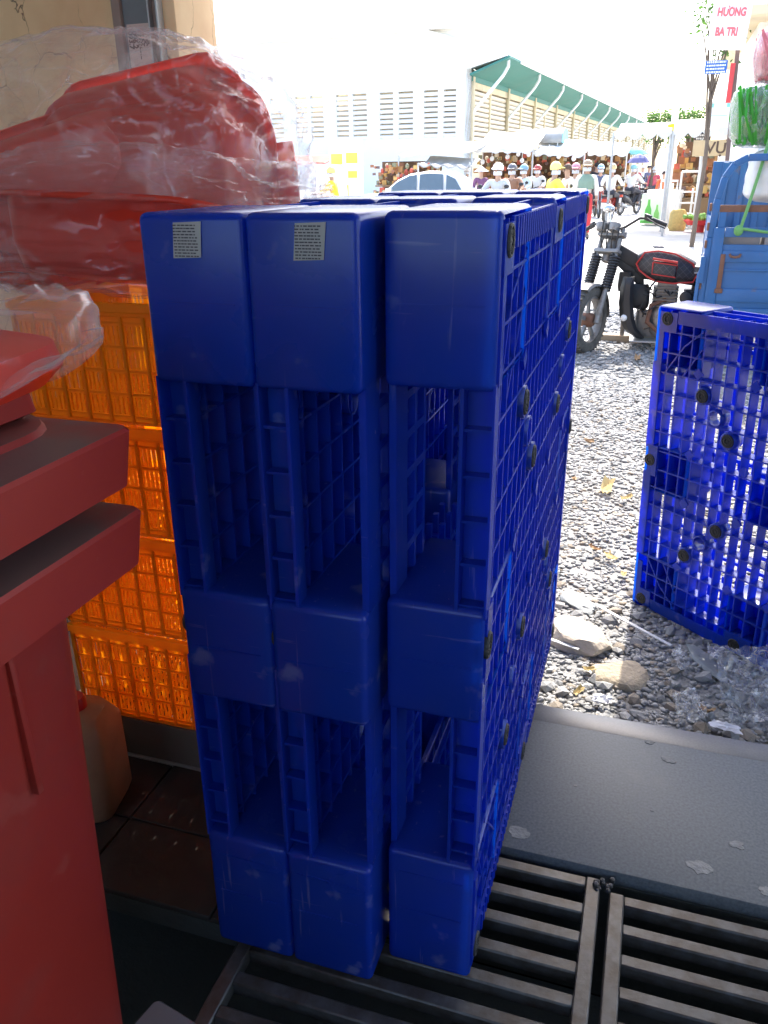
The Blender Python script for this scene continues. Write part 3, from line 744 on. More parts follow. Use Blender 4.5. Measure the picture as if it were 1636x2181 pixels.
# wrapped red parcel lying on the lid
pc = empty('wrapped_parcel', (-.60, -.36, 1.104), R(8), 'small red tub wrapped in crinkled clear film on the red bin lid', 'parcel')
b = MB(); loft(b, [(.34, .22, .06, .0), (.38, .25, .07, .02), (.37, .24, .07, .045), (.30, .19, .06, .055)]); b.build('tub', M['redtub'], pc, smooth=True)
b = MB(); NU, NV = 90, 36
for j in range(NV + 1):
    for i in range(NU):
        a = 2 * math.pi * i / NU; ph = -math.pi / 2 + math.pi * j / NV
        c_, s_ = math.cos(ph), math.sin(ph)
        ex = lambda v, p: math.copysign(abs(v) ** p, v)
        x = .215 * ex(math.cos(a), .6) * ex(c_, .5); y = .145 * ex(math.sin(a), .6) * ex(c_, .5); z = .03 + .042 * ex(s_, .7)
        q = Vector((x * 9, y * 9, z * 14)); w_ = 1 - abs(noise.noise(q)) * 2; w2 = 1 - abs(noise.noise(q * 2.3 + Vector((4, 1, 7)))) * 2
        tail = max(0, math.cos(a)) ** 12
        k = 1 + .05 * w_ + .03 * w2 + .22 * tail
        b.v.append((x * k, y * k * (1 - .3 * tail), max(-.004, z + .012 * w_ * c_ + .05 * tail * (.6 + .4 * w2))))
for j in range(NV):
    for i in range(NU): b.f.append((j * NU + i, j * NU + (i + 1) % NU, (j + 1) * NU + (i + 1) % NU, (j + 1) * NU + i))
b.build('film', M['film'], pc, smooth=True, angle=60)

# jerrycan
M['jerry'] = surf('cream jerrycan plastic', (.42, .27, .16), .4, var=.12, trans=.3, tcol=(.7, .42, .22), dirt=(.20, .13, .09), dirt_scale=8, dirt_lo=.5, dirt_hi=.75)
jc = empty('jerrycan', (-.925, .18, 0), R(12), 'cream plastic jerrycan with red cap behind the red bins', 'jerrycan')
b = MB(); loft(b, [(.155, .14, .03, .002), (.17, .155, .035, .02), (.17, .155, .035, .205), (.13, .12, .04, .245), (.06, .06, .03, .258)]); b.build('body', M['jerry'], jc, smooth=True)
b = MB(); b.lathe([(0, .285), (.02, .285), (.023, .28), (.024, .258), (0, .256)], (.012, 0, 0), seg=16); b.build('cap', flat('red cap', (.5, .02, .02), .3), jc, smooth=True)
b = MB(); b.tube([(-.06, 0, .235), (-.055, 0, .275), (-.015, 0, .285), (-.005, 0, .25)], .009, 8); b.build('handle', M['jerry'], jc, smooth=True)
# grey scrap on the trench edge
b = MB(); loft(b, [(.10, .07, .01, .0), (.11, .08, .012, .02), (.10, .07, .01, .028)]); o = b.build('plastic_dish', flat('grey lid plastic', (.16, .16, .17), .5), bevel=0, smooth=True); o.location = (-.47, -.235, -.035); o.rotation_euler = (0, 0, R(-12)); tag(o, 'small grey plastic dish lying by the left end of the grate', 'dish')

# ================================================================ bagged red tubs on the crates
def tub_mesh():
    b = MB(); W, D, H = .52, .36, .15
    loft(b, [(.40, .27, .07, 0), (.43, .30, .08, .006), (.46, .33, .08, .06), (W - .02, D - .02, .09, H), (W + .02, D + .02, .10, H), (W + .024, D + .024, .10, H - .012), (W + .014, D + .014, .10, H - .012), (W + .012, D + .012, .10, H - .006), (W - .03, D - .03, .088, H - .006), (.45, .32, .078, .06), (.42, .29, .075, .012)], n=6, cap1=True)
    for s in (-1, 1): b.box(s * (W / 2 + .01) - .001, s * (W / 2 + .055), -.045, .045, H - .012, H - .002)
    return b.mesh('tub', M['redtub'], True)
tm = tub_mesh()
TUBS = [((-.905, .605, 1.342), (-84, -7, -3)), ((-.88, .57, 1.318), (-86, -6, 0)), ((-.825, .535, 1.30), (-88, -6, 2)), ((-.805, .495, 1.282), (-91, -3, 3)), ((-1.0, .47, 1.25), (-84, -14, 10)), ((-.80, .44, 1.118), (-12, 2, -3))]
LBT = ('red plastic tub in the big clear bag, highest and rearmost of the upright ones', 'red plastic tub in the big clear bag, second of the upright ones from the rear', 'red plastic tub in the big clear bag, third of the upright ones from the rear', 'red plastic tub in the big clear bag, frontmost of the upright ones', 'red plastic tub tilted at the left side of the big clear bag', 'red plastic tub lying flat at the bottom of the big clear bag')
for (lo, ro), lb in zip(TUBS, LBT):
    o = bpy.data.objects.new('red_tub', tm); col.objects.link(o); o.location = lo; o.rotation_euler = [R(a) for a in ro]; o.scale = (.90, .90, .92)
    tag(o, lb, 'tub', 'red tubs in the clear bag')
def bag(name, c, rad, pw, amp, tuck, seed, label, mat, nu=150, nv=80, zmin=None, band=(0, 1)):
    b = MB(); c = Vector(c); sd = Vector((seed * 3.1, seed * 1.7, seed * 5.3))
    ex = lambda v, p: math.copysign(abs(v) ** p, v)
    for j in range(nv + 1):
        ph = -math.pi / 2 + math.pi * (band[0] + (band[1] - band[0]) * j / nv)
        for i in range(nu):
            a = 2 * math.pi * i / nu
            x = ex(math.cos(a), pw) * ex(math.cos(ph), pw); y = ex(math.sin(a), pw) * ex(math.cos(ph), pw); z = ex(math.sin(ph), pw)
            d = Vector((x, y, z))
            # creases running from the knotted corner
            q = Vector((x * 1.6, y * 1.6, z * 2.6)) + sd
            r1 = 1 - 2.2 * abs(noise.noise(q * 1.3)); r2 = 1 - 2.4 * abs(noise.noise(q * 2.9 + Vector((7, 2, 1)))); r3 = 1 - 2.4 * abs(noise.noise(q * 6.5 + Vector((1, 9, 4))))
            k = 1 + amp * (.55 * r1 + .33 * r2 + .16 * r3)
            if tuck:
                g = max(0, -math.cos(a) * .8 - .2 * z) ** 6
                k *= 1 + .12 * g
            p = c + Vector((d.x * rad[0] * k, d.y * rad[1] * k, d.z * rad[2] * k))
            p.z -= (.085 if d.x < 0 else .075) * d.x * d.x * max(0, d.z)
            if zmin is not None: p.z = max(p.z, zmin)
            b.v.append(p)
    for j in range(nv):
        for i in range(nu): b.f.append((j * nu + i, j * nu + (i + 1) % nu, (j + 1) * nu + (i + 1) % nu, (j + 1) * nu + i))
    o = b.build(name, mat, smooth=True, angle=60, recalc=False); tag(o, label, 'plastic bag'); return o
bag('clear_bag', (-.86, .575, 1.318), (.335, .235, .238), .58, .085, True, 1, 'large clear plastic bag round the red tubs on the orange crates', M['film'], zmin=1.104)
bag('clear_bag_fold', (-.85, .56, 1.245), (.345, .25, .155), .66, .18, True, 4, 'loose crumpled clear sheet wound round the lower half of the bagged tubs', M['film'], zmin=1.102, band=(.12, .72))
# dark bag at the left edge
b = MB(); b.ball((0, 0, 0), (.12, .09, .16), 20, 14)
b.v = [tuple(Vector(p) * (1 + .18 * noise.noise(Vector(p) * 14))) for p in b.v]
o = b.build('dark_sack', flat('dark brown mesh', (.06, .04, .04), .9), smooth=True); o.location = (-1.36, .55, 1.30); tag(o, 'dark sack at the left edge beside the bagged tubs', 'sack')
# ================================================================ motor tricycle with blue cargo bed (heading towards -x)
M['bluepaint'] = surf('worn blue paint', (.025, .115, .30), .45, var=.2, scale=5, bump=.1, bscale=30, dirt=(.17, .10, .06), dirt_scale=8, dirt_lo=.60, dirt_hi=.74, dirt_max=.7)
M['rust'] = surf('rusty steel', (.17, .08, .05), .8, var=.3, scale=20, bump=.3)
M['quilt'] = None
def quilt():
    m, nt, n, l, bs = newmat('black quilted leatherette')
    tc = n.new('ShaderNodeTexCoord'); mp = n.new('ShaderNodeMapping'); mp.inputs['Rotation'].default_value = (0, R(45), 0); mp.inputs['Scale'].default_value = (26, 26, 26); l.new(tc.outputs['Object'], mp.inputs['Vector'])
    br = n.new('ShaderNodeTexBrick'); br.offset = 0; br.inputs['Scale'].default_value = 1; br.inputs['Mortar Size'].default_value = .03; br.inputs['Brick Width'].default_value = 1; br.inputs['Row Height'].default_value = 1
    sw = n.new('ShaderNodeSeparateXYZ'); cb = n.new('ShaderNodeCombineXYZ'); l.new(mp.outputs[0], sw.inputs[0]); l.new(sw.outputs['X'], cb.inputs['X']); l.new(sw.outputs['Z'], cb.inputs['Y']); l.new(cb.outputs[0], br.inputs['Vector'])
    br.inputs['Color1'].default_value = (.035, .033, .038, 1); br.inputs['Color2'].default_value = (.04, .038, .042, 1); br.inputs['Mortar'].default_value = (.12, .11, .11, 1)
    l.new(br.outputs['Color'], bs.inputs['Base Color']); bs.inputs['Roughness'].default_value = .5
    return m
M['quilt'] = quilt()
M['piping'] = surf('red piping', (.50, .035, .03), .5)
tk = empty('motor_tricycle', (0, 6.55, -.165), 0, 'dusty motor tricycle with blue cargo bed and black red-piped tank cover', 'tricycle')
GZ = 0.0
hf = Vector((-.40, -.915, 0)).normalized(); sf = Vector((hf.y * -1, hf.x, 0)) * -1   # steered front heading and its side
sf = Vector((.915, -.40, 0)).normalized()
A = Vector((-.325, -.33, .288))
# front wheel
def wheel(name, c, axis, r, wd, parent, spokes=5):
    c = Vector(c); axis = Vector(axis).normalized()
    b = MB(); pr_ = [(r - .085, -wd * .42), (r - .05, -wd * .5), (r - .018, -wd * .42), (r - .004, -wd * .2), (r, 0), (r - .004, wd * .2), (r - .018, wd * .42), (r - .05, wd * .5), (r - .085, wd * .42), (r - .085, -wd * .42)]
    b.lathe(pr_, c, axis, 40)
    ref = Vector((0, 0, 1)); s_ = axis.cross(ref).normalized()
    for k in range(40):
        a = k * math.pi / 20; d = ref * math.cos(a) + s_ * math.sin(a); tg = axis.cross(d)
        for q in (-1, 1): b.obox(c + d * (r - .008) + axis * q * wd * .25, axis * wd * .17, tg * .007, d * .010)
    w = b.build(name, M['tyre'], parent, smooth=True, angle=35)
    b = MB(); b.lathe([(r - .084, -wd * .36), (r - .10, -wd * .40), (r - .108, -wd * .2), (r - .108, wd * .2), (r - .10, wd * .40), (r - .084, wd * .36)], c, axis, 32)
    for k in range(spokes):
        a = 2 * math.pi * k / spokes; d = ref * math.cos(a) + s_ * math.sin(a); tg = axis.cross(d)
        b.obox(c + d * (r - .06) / 2 * 1.0, d * ((r - .12) / 2), tg * .016, axis * .012)
    b.build('rim', M['engine'], w, smooth=True, angle=35)
    b = MB(); b.lathe([(0, -wd * .55), (.045, -wd * .55), (.058, -wd * .4), (.062, 0), (.058, wd * .4), (.045, wd * .55), (0, wd * .55)], c, axis, 16)
    b.build('hub', M['rust'], w, smooth=True)
    return w
wheel('front_wheel', A, sf, .285, .105, tk)
H0 = A - hf * .30 + Vector((0, 0, .64))
up = (H0 - A).normalized()
for s in (-1, 1):
    o = sf * s * .085
    b = MB(); b.tube([A + o - up * .02, A + o + up * .30], .024, 12); b.tube([A + o + up * .28, A + o + up * .80], .019, 12)
    f = b.build('fork_leg', M['engine'], tk, smooth=True)
    b = MB(); n = 90
    b.tube([A + o + up * (.27 + .30 * k / n) + (sf * math.cos(k * .9) + up.cross(sf) * math.sin(k * .9)) * .038 for k in range(n)], .0105, 6); b.build('spring', M['black'], f, smooth=True)
b = MB(); b.obox(A + up * .74, sf * .12, up * .014, up.cross(sf) * .035); b.obox(A + up * .60, sf * .115, up * .016, up.cross(sf) * .035); b.build('fork_clamp', M['engine'], tk, bevel=.005)
# mudguard hugging the wheel
b = MB(); ref = Vector((0, 0, 1)); sd = sf.cross(ref)
P = []
for k in range(15):
    a = R(-28 + 118 * k / 14); d = ref * math.cos(a) - hf * math.sin(a) * 1.0
    P.append(A + d * .305)
for k, p in enumerate(P):
    for s in (-.06, -.05, 0, .05, .06): b.v.append(tuple(p + sf * s - (p - A).normalized() * (.02 if abs(s) > .055 else 0)))
for k in range(14):
    for q in range(4): a = k * 5 + q; b.f.append((a, a + 1, a + 6, a + 5))
b.build('mudguard', M['engine'], tk, smooth=True)
# handlebar
hc = A + up * .80 - hf * .02
pts = [hc + sf * .40 + Vector((0, 0, .035)) - hf * .10, hc + sf * .27 + Vector((0, 0, .085)) - hf * .06, hc + sf * .20 + Vector((0, 0, .085)) - hf * .03, hc + sf * .07, hc, hc - sf * .07, hc - sf * .18 + Vector((0, 0, .03)) , hc - sf * .26 - Vector((0, 0, .0)) - hf * .04, hc - sf * .36 - Vector((0, 0, .05)) - hf * .08]
b = MB(); b.tube(pts, .011, 10); b.build('handlebar', M['black'], tk, smooth=True)
for q, i in ((0, 1), (8, 7)):
    d = (pts[q] - pts[i]).normalized(); b = MB(); b.tube([pts[q] - d * .12, pts[q] + d * .01], .0175, 12); b.build('grip', M['black'], tk, smooth=True)
    b = MB(); b.obox(pts[q] - d * .155, d * .028, Vector((0, 0, .026)), hf * .02); b.build('switch_box', M['black'], tk, bevel=.006)
    b = MB(); b.tube([pts[q] - d * .15 + hf * .035, pts[q] - d * .06 + hf * .06 - Vector((0, 0, .012)), pts[q] + d * .02 + hf * .05 - Vector((0, 0, .02))], .006, 8); b.build('lever', M['black'], tk, smooth=True)
b = MB()   # cables
for k in range(4):
    p0 = hc + sf * (-.06 + .05 * k) + Vector((0, 0, .02)); b.tube([p0, p0 + hf * .10 + Vector((0, 0, .05 - .02 * k)), p0 + hf * .13 - Vector((0, 0, .10)), A + up * .55 - hf * .05 + sf * (.03 * k - .04)], .006, 6)
b.build('cable', M['black'], tk, smooth=True)
b = MB(); g = hc + hf * .07 + Vector((0, 0, .02)) - sf * .03; gx = (Vector((0, 0, 1)) - hf * .5).normalized()
for s in (-1, 1): b.lathe([(0, -.04), (.04, -.04), (.052, 0), (.052, .02), (.045, .026), (0, .026)], g + sf * s * .058, gx, 16)
b.build('gauge', M['engine'], tk, smooth=True)
b = MB(); b.tube([hc - sf * .05 + Vector((0, 0, .05)), hc - sf * .07 + Vector((0, 0, .14))], .008, 8); b.ball(hc - sf * .075 + Vector((0, 0, .155)) , (.05, .03, .035), 12, 8); b.build('mirror', M['chrome'], tk, smooth=True)
b = MB(); b.obox(hc + hf * .02 - Vector((0, 0, .055)), sf * .10, hf * .055, Vector((0, 0, .03))); b.build('headstock_cover', M['black'], tk, bevel=.015)
# tank cover: lofted along x (rear is +x)
sec = [(-.03, .055, .66, .80), (.03, .10, .615, .845), (.12, .135, .585, .865), (.22, .14, .575, .855), (.32, .13, .575, .82), (.42, .11, .58, .765), (.49, .07, .60, .72)]
TX = .055
def tank(secs, k=1.0, n=20):
    b = MB()
    for (x, hw, z0, z1) in secs:
        for i in range(n):
            a = 2 * math.pi * i / n; c_, s_ = math.cos(a), math.sin(a)
            b.v.append((TX + x, math.copysign(abs(c_) ** .7, c_) * hw * k, (z0 + z1) / 2 + math.copysign(abs(s_) ** .75, s_) * (z1 - z0) / 2 * k))
    for i in range(len(secs) - 1):
        for j in range(n): b.f.append((i * n + j, i * n + (j + 1) % n, (i + 1) * n + (j + 1) % n, (i + 1) * n + j))
    b.f.append(tuple(range(n))[::-1]); b.f.append(tuple((len(secs) - 1) * n + j for j in range(n))); return b
tank(sec).build('tank_cover', M['quilt'], tk, smooth=True)
b = MB()
yy = -.148
b.tube([(TX - .03, yy + .085, .73), (TX + .03, yy + .03, .83), (TX + .14, yy + .015, .845), (TX + .28, yy + .02, .82), (TX + .42, yy + .045, .745), (TX + .47, yy + .06, .66), (TX + .44, yy + .04, .595), (TX + .28, yy + .006, .585), (TX + .14, yy + .01, .60), (TX + .07, yy + .02, .635), (TX + .0, yy + .06, .68), (TX - .03, yy + .085, .73)], .0075, 6, cap=False)
b.build('cover_piping', M['piping'], tk, smooth=True)
b = MB(); b.obox((TX + .20, yy - .012, .705), (.095, 0, -.012), (0, .018, 0), (.006, 0, .055)); pouch = b.build('pouch', M['quilt'], tk, bevel=.01)
b = MB(); b.tube([(TX + .105, yy - .032, .758), (TX + .30, yy - .032, .735), (TX + .295, yy - .032, .638), (TX + .105, yy - .032, .662), (TX + .105, yy - .032, .758)], .006, 6, cap=False); b.obox((TX + .20, yy - .03, .772), (.10, 0, -.014), (0, .012, 0), (0, 0, .009)); b.build('pouch_trim', M['piping'], pouch, smooth=True)
b = MB(); b.lathe([(0, .02), (.035, .02), (.05, .008), (.052, 0)], (TX + .13, 0, .862), (.1, 0, 1), 16); b.build('filler_cap', M['engine'], tk, smooth=True)
# seat
b = MB(); loft(b, [(.30, .20, .05, .66), (.36, .26, .06, .70), (.35, .25, .06, .74), (.28, .18, .05, .765)]); b.v = [(x + TX + .60, y, z - .02) for x, y, z in b.v]; b.build('seat', M['quilt'], tk, smooth=True)
b = MB(); b.tube([(TX + .44, -.128, .672), (TX + .6, -.134, .675), (TX + .76, -.128, .68)], .007, 6); b.build('seat_piping', surf('grey piping', (.3, .3, .3), .6), tk, smooth=True)
b = MB(); b.ball((TX + .58, -.02, .80), (.09, .07, .055), 14, 10); b.v = [tuple(Vector(p) + Vector((0, 0, .02 * noise.noise(Vector(p) * 25)))) for p in b.v]; b.build('rag', flat('pale rag', (.5, .48, .45), .9), tk, smooth=True)
# frame, leg shield, engine
b = MB(); b.tube([H0 - Vector((0, .33 - .33, 0)) * 0 + Vector((.02, .04, -.02)), (TX + .02, 0, .62), (TX + .06, 0, .36), (TX + .16, 0, .16), (TX + .60, 0, .16)], .022, 10); b.tube([(TX + .02, 0, .62), (TX + .50, 0, .57), (TX + .95, 0, .50)], .02, 10); b.tube([(TX + .48, 0, .57), (TX + .52, 0, .16)], .018, 10); b.build('frame', M['black'], tk, smooth=True)
b = MB()    # backbone and headstock tying the fork to the tank
b.bar(tuple(H0 + Vector((.0, .05, -.06))), (TX + .05, 0, .70), .07, .11); b.bar(tuple(H0 + Vector((.0, .05, -.10))), (TX + .03, 0, .58), .05, .09); b.build('backbone', M['black'], tk, bevel=.012)
b = MB(); b.lathe([(.03, -.12), (.045, -.11), (.045, .11), (.03, .12)], H0 + Vector((.0, .03, -.08)), (.25, .3, 1), 14); b.build('headstock', M['engine'], tk, smooth=True)
b = MB(); loft(b, [(.10, .05, .015, .50), (.12, .06, .02, .54), (.11, .055, .02, .66)]); b.v = [(x + TX - .11, y - .05, z) for x, y, z in b.v]; b.build('regulator', M['black'], tk, smooth=True)
b = MB()    # broad black leg shield curving down to the foot plate
P = [(TX - .075, .64, .045), (TX - .085, .55, .055), (TX - .08, .42, .06), (TX - .06, .30, .06), (TX - .02, .20, .055), (TX + .06, .13, .04)]
for (x, z, wd) in P:
    for (dx, yy) in ((-wd, -.20), (-wd * .3, -.235), (wd * .5, -.235), (wd, -.20), (wd * .8, -.10)): b.v.append((x + dx, yy, z))
for i in range(len(P) - 1):
    for j in range(4): a = i * 5 + j; b.f.append((a, a + 1, a + 6, a + 5))
o = b.build('leg_shield', M['black'], tk, smooth=True); o.modifiers.new('t', 'SOLIDIFY').thickness = .008
b = MB(); loft(b, [(.16, .14, .03, .36), (.18, .16, .04, .40), (.17, .15, .04, .52), (.13, .10, .03, .56)]); b.v = [(x + TX + .02, y, z) for x, y, z in b.v]; b.build('horn_box', M['black'], tk, smooth=True)
b = MB(); loft(b, [(.26, .16, .04, .30), (.30, .20, .05, .36), (.28, .18, .05, .56), (.2, .12, .04, .60)]); b.v = [(x + TX + .58, y, z) for x, y, z in b.v]; b.build('side_cover', M['black'], tk, smooth=True)
b = MB(); loft(b, [(.20, .16, .03, .12), (.24, .20, .04, .16), (.22, .18, .04, .34)]); b.v = [(x + TX + .12, y, z) for x, y, z in b.v]; b.build('sump', M['engine'], tk, smooth=True)
b = MB()
for k in range(7): b.box(TX + .13, TX + .34, -.105, .105, .385 + k * .026, .395 + k * .026)
b.box(TX + .16, TX + .32, -.08, .08, .36, .58); b.build('cylinder_fins', M['engine'], tk, bevel=.003, seg=1)
b = MB(); loft(b, [(.36, .22, .05, .13), (.44, .27, .08, .17), (.44, .27, .09, .34), (.32, .2, .06, .40)]); b.v = [(x + TX + .34, y, z) for x, y, z in b.v]; b.build('crankcase', M['engine'], tk, smooth=True)
b = MB(); b.lathe([(0, -.03), (.06, -.03), (.085, -.02), (.09, 0), (.09, .03)], (TX + .40, -.142, .26), (0, 1, 0), 20); b.lathe([(0, -.02), (.03, -.02), (.045, 0), (.045, .02)], (TX + .25, -.142, .24), (0, 1, 0), 16); b.build('engine_cover', M['steel'], tk, smooth=True)
b = MB(); b.tube([(TX + .24, -.07, .44), (TX + .13, -.13, .40), (TX + .11, -.15, .26), (TX + .22, -.16, .17), (TX + .62, -.17, .16)], .02, 10); b.build('exhaust', M['rust'], tk, smooth=True)
b = MB(); b.box(TX + .38, TX + .50, -.10, .06, .40, .53); b.lathe([(0, 0), (.05, 0), (.055, .05), (0, .05)], (TX + .40, -.15, .47), (0, 1, 0), 14); b.build('air_box', M['black'], tk, bevel=.01)
b = MB()
for k in range(26):
    p = Vector((TX + rnd.uniform(-.02, .62), -.11 + rnd.uniform(-.05, .03), rnd.uniform(.30, .56))); q = p + Vector((rnd.uniform(-.12, .12), rnd.uniform(-.03, .02), rnd.uniform(-.12, .10)))
    b.tube([p, (p + q) / 2 + Vector((rnd.uniform(-.05, .05), -.02, rnd.uniform(-.05, .02))), q], .006, 5)
b.build('wiring', M['black'], tk, smooth=True)
b = MB(); b.ball((TX - .085, -.235, .30), (.028, .02, .028), 12, 8); b.tube([(TX - .085, -.23, .30), (TX - .04, -.19, .31)], .008, 6); b.build('indicator', M['white'], tk, smooth=True)
b = MB(); b.box(TX - .02, TX + .20, -.24, .2, .098, .112); b.build('footplate', M['steel'], tk)
b = MB(); b.bar((TX - .10, -.06, .52), (TX - .09, -.06, .12), .05, .035); b.build('guard_post', M['engine'], tk, bevel=.006)
# cargo bed (near side at y = -.5)
ys = -.50; X0, X1 = .545, 2.1
b = MB(); b.box(X0 + .03, X1, ys, ys + .03, .42, .93); cb_ = b.build('side_panel', M['bluepaint'], tk, bevel=.004)
pieces('panel_rail', M['bluepaint'], tk, [(X0 + .118, X1, ys - .014, ys - .001, .985, 1.055), (X0 + .118, X1, ys - .014, ys - .001, .80, .885), (X0 + .118, X1, ys - .012, ys - .001, .735, .75), (X0 + .118, X1, ys - .012, ys - .001, .50, .60), (X0 + .035, X1, ys - .016, ys - .001, .37, .452), (X0 + .035, X0 + .115, ys - .0155, ys - .0005, .455, 1.055)], .004)
b = MB(); b.box(X0 + .11, X0 + .145, ys - .02, ys - .013, .60, .86); b.box(X0 + .10, X0 + .16, ys - .022, ys - .013, .565, .60); b.build('hinge_strap', M['rust'], tk, bevel=.003)
for (x, z, l_) in ((X0 + .175, .846, .075), (X0 + .07, .425, .13)):
    b = MB(); b.tube([(x, ys - .016, z + .012), (x + .005, ys - .035, z), (x + l_ / 2, ys - .04, z - .006), (x + l_ - .005, ys - .035, z), (x + l_, ys - .016, z + .012)], .010, 8); b.build('handle', M['rust'], tk, smooth=True)
b = MB(); P = [(X0 + .012, ys + .02, .35), (X0 + .015, ys + .02, .98), (X0 + .035, ys + .02, 1.26), (X0 + .065, ys + .02, 1.41), (X0 + .12, ys + .02, 1.50), (X0 + .21, ys + .02, 1.545), (X1, ys + .02, 1.555)]
for p, q in zip(P, P[1:]): b.bar(p, q, .05, .05, up=(0, 1, 0))
b.build('corner_post', M['bluepaint'], tk, bevel=.006)
b = MB(); b.tube([(X0 - .035, ys - .01, .36), (X0 - .03, ys - .01, .70), (X0 - .005, ys - .01, .78)], .015, 8); b.box(X0 - .03, X0 + .005, ys - .03, ys + .02, .64, .84); b.build('latch_bar', M['bluepaint'], tk)
pieces('latch', M['rust'], tk, [(X0 - .018, X0 + .0, ys - .012, ys + .03, z - .03, z + .03) for z in (1.20, 1.06, .93, .80, .62)], .006)
b = MB(); b.box(X0 + .06, X1, ys - .004, ys + .05, 1.165, 1.215); b.build('top_rail', M['rust'], tk, bevel=.004)
b = MB(); b.box(X0 + .06, X0 + .11, ys - .002, ys + .04, 1.056, 1.165); b.build('rail_post', M['bluepaint'], tk)
b = MB(); b.box(X0 + .02, X1, .55, .58, .45, 1.53)
for k in range(10): b.box(X0 + .10 + k * .14, X0 + .15 + k * .14, .53, .551, .46, 1.52)
b.build('far_panel', M['bluepaint'], tk, bevel=.004)
b = MB(); b.box(X0 + .03, X1, ys + .035, .545, .40, .44); b.build('bed_floor', M['rust'], tk)
b = MB(); b.box(X0 + .025, X0 + .05, ys + .05, .55, .44, 1.10); b.build('headboard', M['bluepaint'], tk)
for yy in (-.42, .42): wheel('rear_wheel', (1.45, yy, .285), (0, 1, 0), .285, .11, tk)
b = MB(); b.tube([(1.45, -.4, .285), (1.45, .4, .285)], .03, 8); b.bar((.55, -.3, .36), (2.1, -.3, .36), .05, .08); b.bar((.55, .3, .36), (2.1, .3, .36), .05, .08); b.build('chassis', M['black'], tk)
# timber under the bike
b = MB(); b.box(-.42, .42, -.06, .06, 0, .075); o = b.build('timber_block', surf('dusty timber', (.30, .23, .16), .9, var=.3, scale=8, bump=.3), bevel=.006); o.location = (.10, 6.78, -.165); tag(o, 'low dusty timber beam lying on the gravel under the tricycle engine', 'timber')
# ---- load
M['greenrope'] = surf('green rope', (.13, .33, .10), .7, bump=.4)
M['wrapwhite'] = surf('white wrapped roll', (.62, .62, .61), .35, var=.08, bump=.5, bscale=12)
b = MB(); ND, NZ = 36, 26
for j in range(NZ + 1):
    for i in range(ND):
        a = 2 * math.pi * i / ND; z = j / NZ; cap = min(1, math.sqrt(max(0, 1 - ((abs(z - .5) * 2) ** 6))) + .02)
        k = 1 + .05 * noise.noise(Vector((math.cos(a) * 2, math.sin(a) * 2, z * 5)))
        b.v.append((.24 * k * cap * math.copysign(abs(math.cos(a)) ** .6, math.cos(a)), .26 * k * cap * math.copysign(abs(math.sin(a)) ** .6, math.sin(a)), .02 + z * .40))
for j in range(NZ):
    for i in range(ND): b.f.append((j * ND + i, j * ND + (i + 1) % ND, (j + 1) * ND + (i + 1) % ND, (j + 1) * ND + i))
b.f.append(tuple(range(ND))[::-1]); b.f.append(tuple(NZ * ND + i for i in range(ND)))
o = b.build('wrapped_bale', M['wrapwhite'], smooth=True); o.location = (1.02, 6.36, 1.03); tag(o, 'white wrapped bale with dark handle on the blue cargo bed', 'bale')
b = MB(); b.tube([(.0, -.262, .30), (-.05, -.275, .28), (-.06, -.275, .16), (-.045, -.275, .10), (.0, -.265, .07)], .006, 6); b.build('handle', M['black'], o, smooth=True)
for (x, y, w_, lb) in ((.78, 6.28, .30, 'grey cardboard carton behind the rusty rail of the cargo bed'), (1.12, 6.30, .32, 'pale carton right of the grey one on the cargo bed')):
    b = MB(); b.box(-w_ / 2, w_ / 2, -.17, .17, 0, .56); o = b.build('carton', flat('carton %g' % w_, (.27, .25, .24) if w_ < .31 else (.45, .43, .41), .85, var=.1), bevel=.012); o.location = (x, y, .30); tag(o, lb, 'carton', 'cartons in the cargo bed')
def bundle(name, c, size, mat, n, seed, label, cat, strand, wrapm=True):
    t = empty(name, c, 0, label, cat); rr = random.Random(seed); b = MB()
    for k in range(n):
        x = rr.uniform(-1, 1) * size[0]; y = rr.uniform(-1, 1) * size[1]; tl = rr.gauss(0, .05)
        p = Vector((x * .9, y, -size[2] * rr.uniform(.86, 1))); q = Vector((max(-size[0], min(size[0], x + tl)), max(-size[1], min(size[1], y + rr.gauss(0, .05))), size[2] * rr.uniform(.6, .92))); m_ = (p + q) / 2 + Vector((rr.gauss(0, .03), rr.gauss(0, .03), 0))
        b.bar(p, m_, strand, strand * .4, up=(0, 1, 0)); b.bar(m_, q, strand, strand * .4, up=(0, 1, 0))
    b.build('strands', mat, t)['kind'] = 'stuff'
    b = MB(); ex = lambda v, p_: math.copysign(abs(v) ** p_, v)
    for j in range(25):
        ph = -math.pi / 2 + math.pi * j / 24
        for i in range(40):
            a = 2 * math.pi * i / 40; d = Vector((ex(math.cos(a), .5) * ex(math.cos(ph), .4), ex(math.sin(a), .5) * ex(math.cos(ph), .4), ex(math.sin(ph), .5)))
            k = 1.06 + .07 * noise.noise(d * 4 + Vector((seed, 0, 0))); b.v.append((d.x * size[0] * k, d.y * size[1] * k, d.z * size[2] * k))
    for j in range(24):
        for i in range(40): b.f.append((j * 40 + i, j * 40 + (i + 1) % 40, (j + 1) * 40 + (i + 1) % 40, (j + 1) * 40 + i))
    b.build('wrap', M['film2'], t, smooth=True, recalc=False)
    return t
bundle('green_bundle', (.99, 6.42, 1.68), (.36, .26, .215), surf('green plastic strips', (.05, .33, .03), .4, var=.4, scale=9, trans=.3, tcol=(.1, .6, .03)), 420, 3, 'bundle of green plastic strips in clear wrap on top of the white bale', 'bundle', .016)
bundle('pink_bundle', (1.06, 6.45, 2.08), (.33, .26, .18), surf('pink plastic strips', (.66, .20, .22), .5, var=.3, trans=.2), 260, 5, 'bundle of pink plastic strips in clear wrap, topmost of the load', 'bundle', .016)
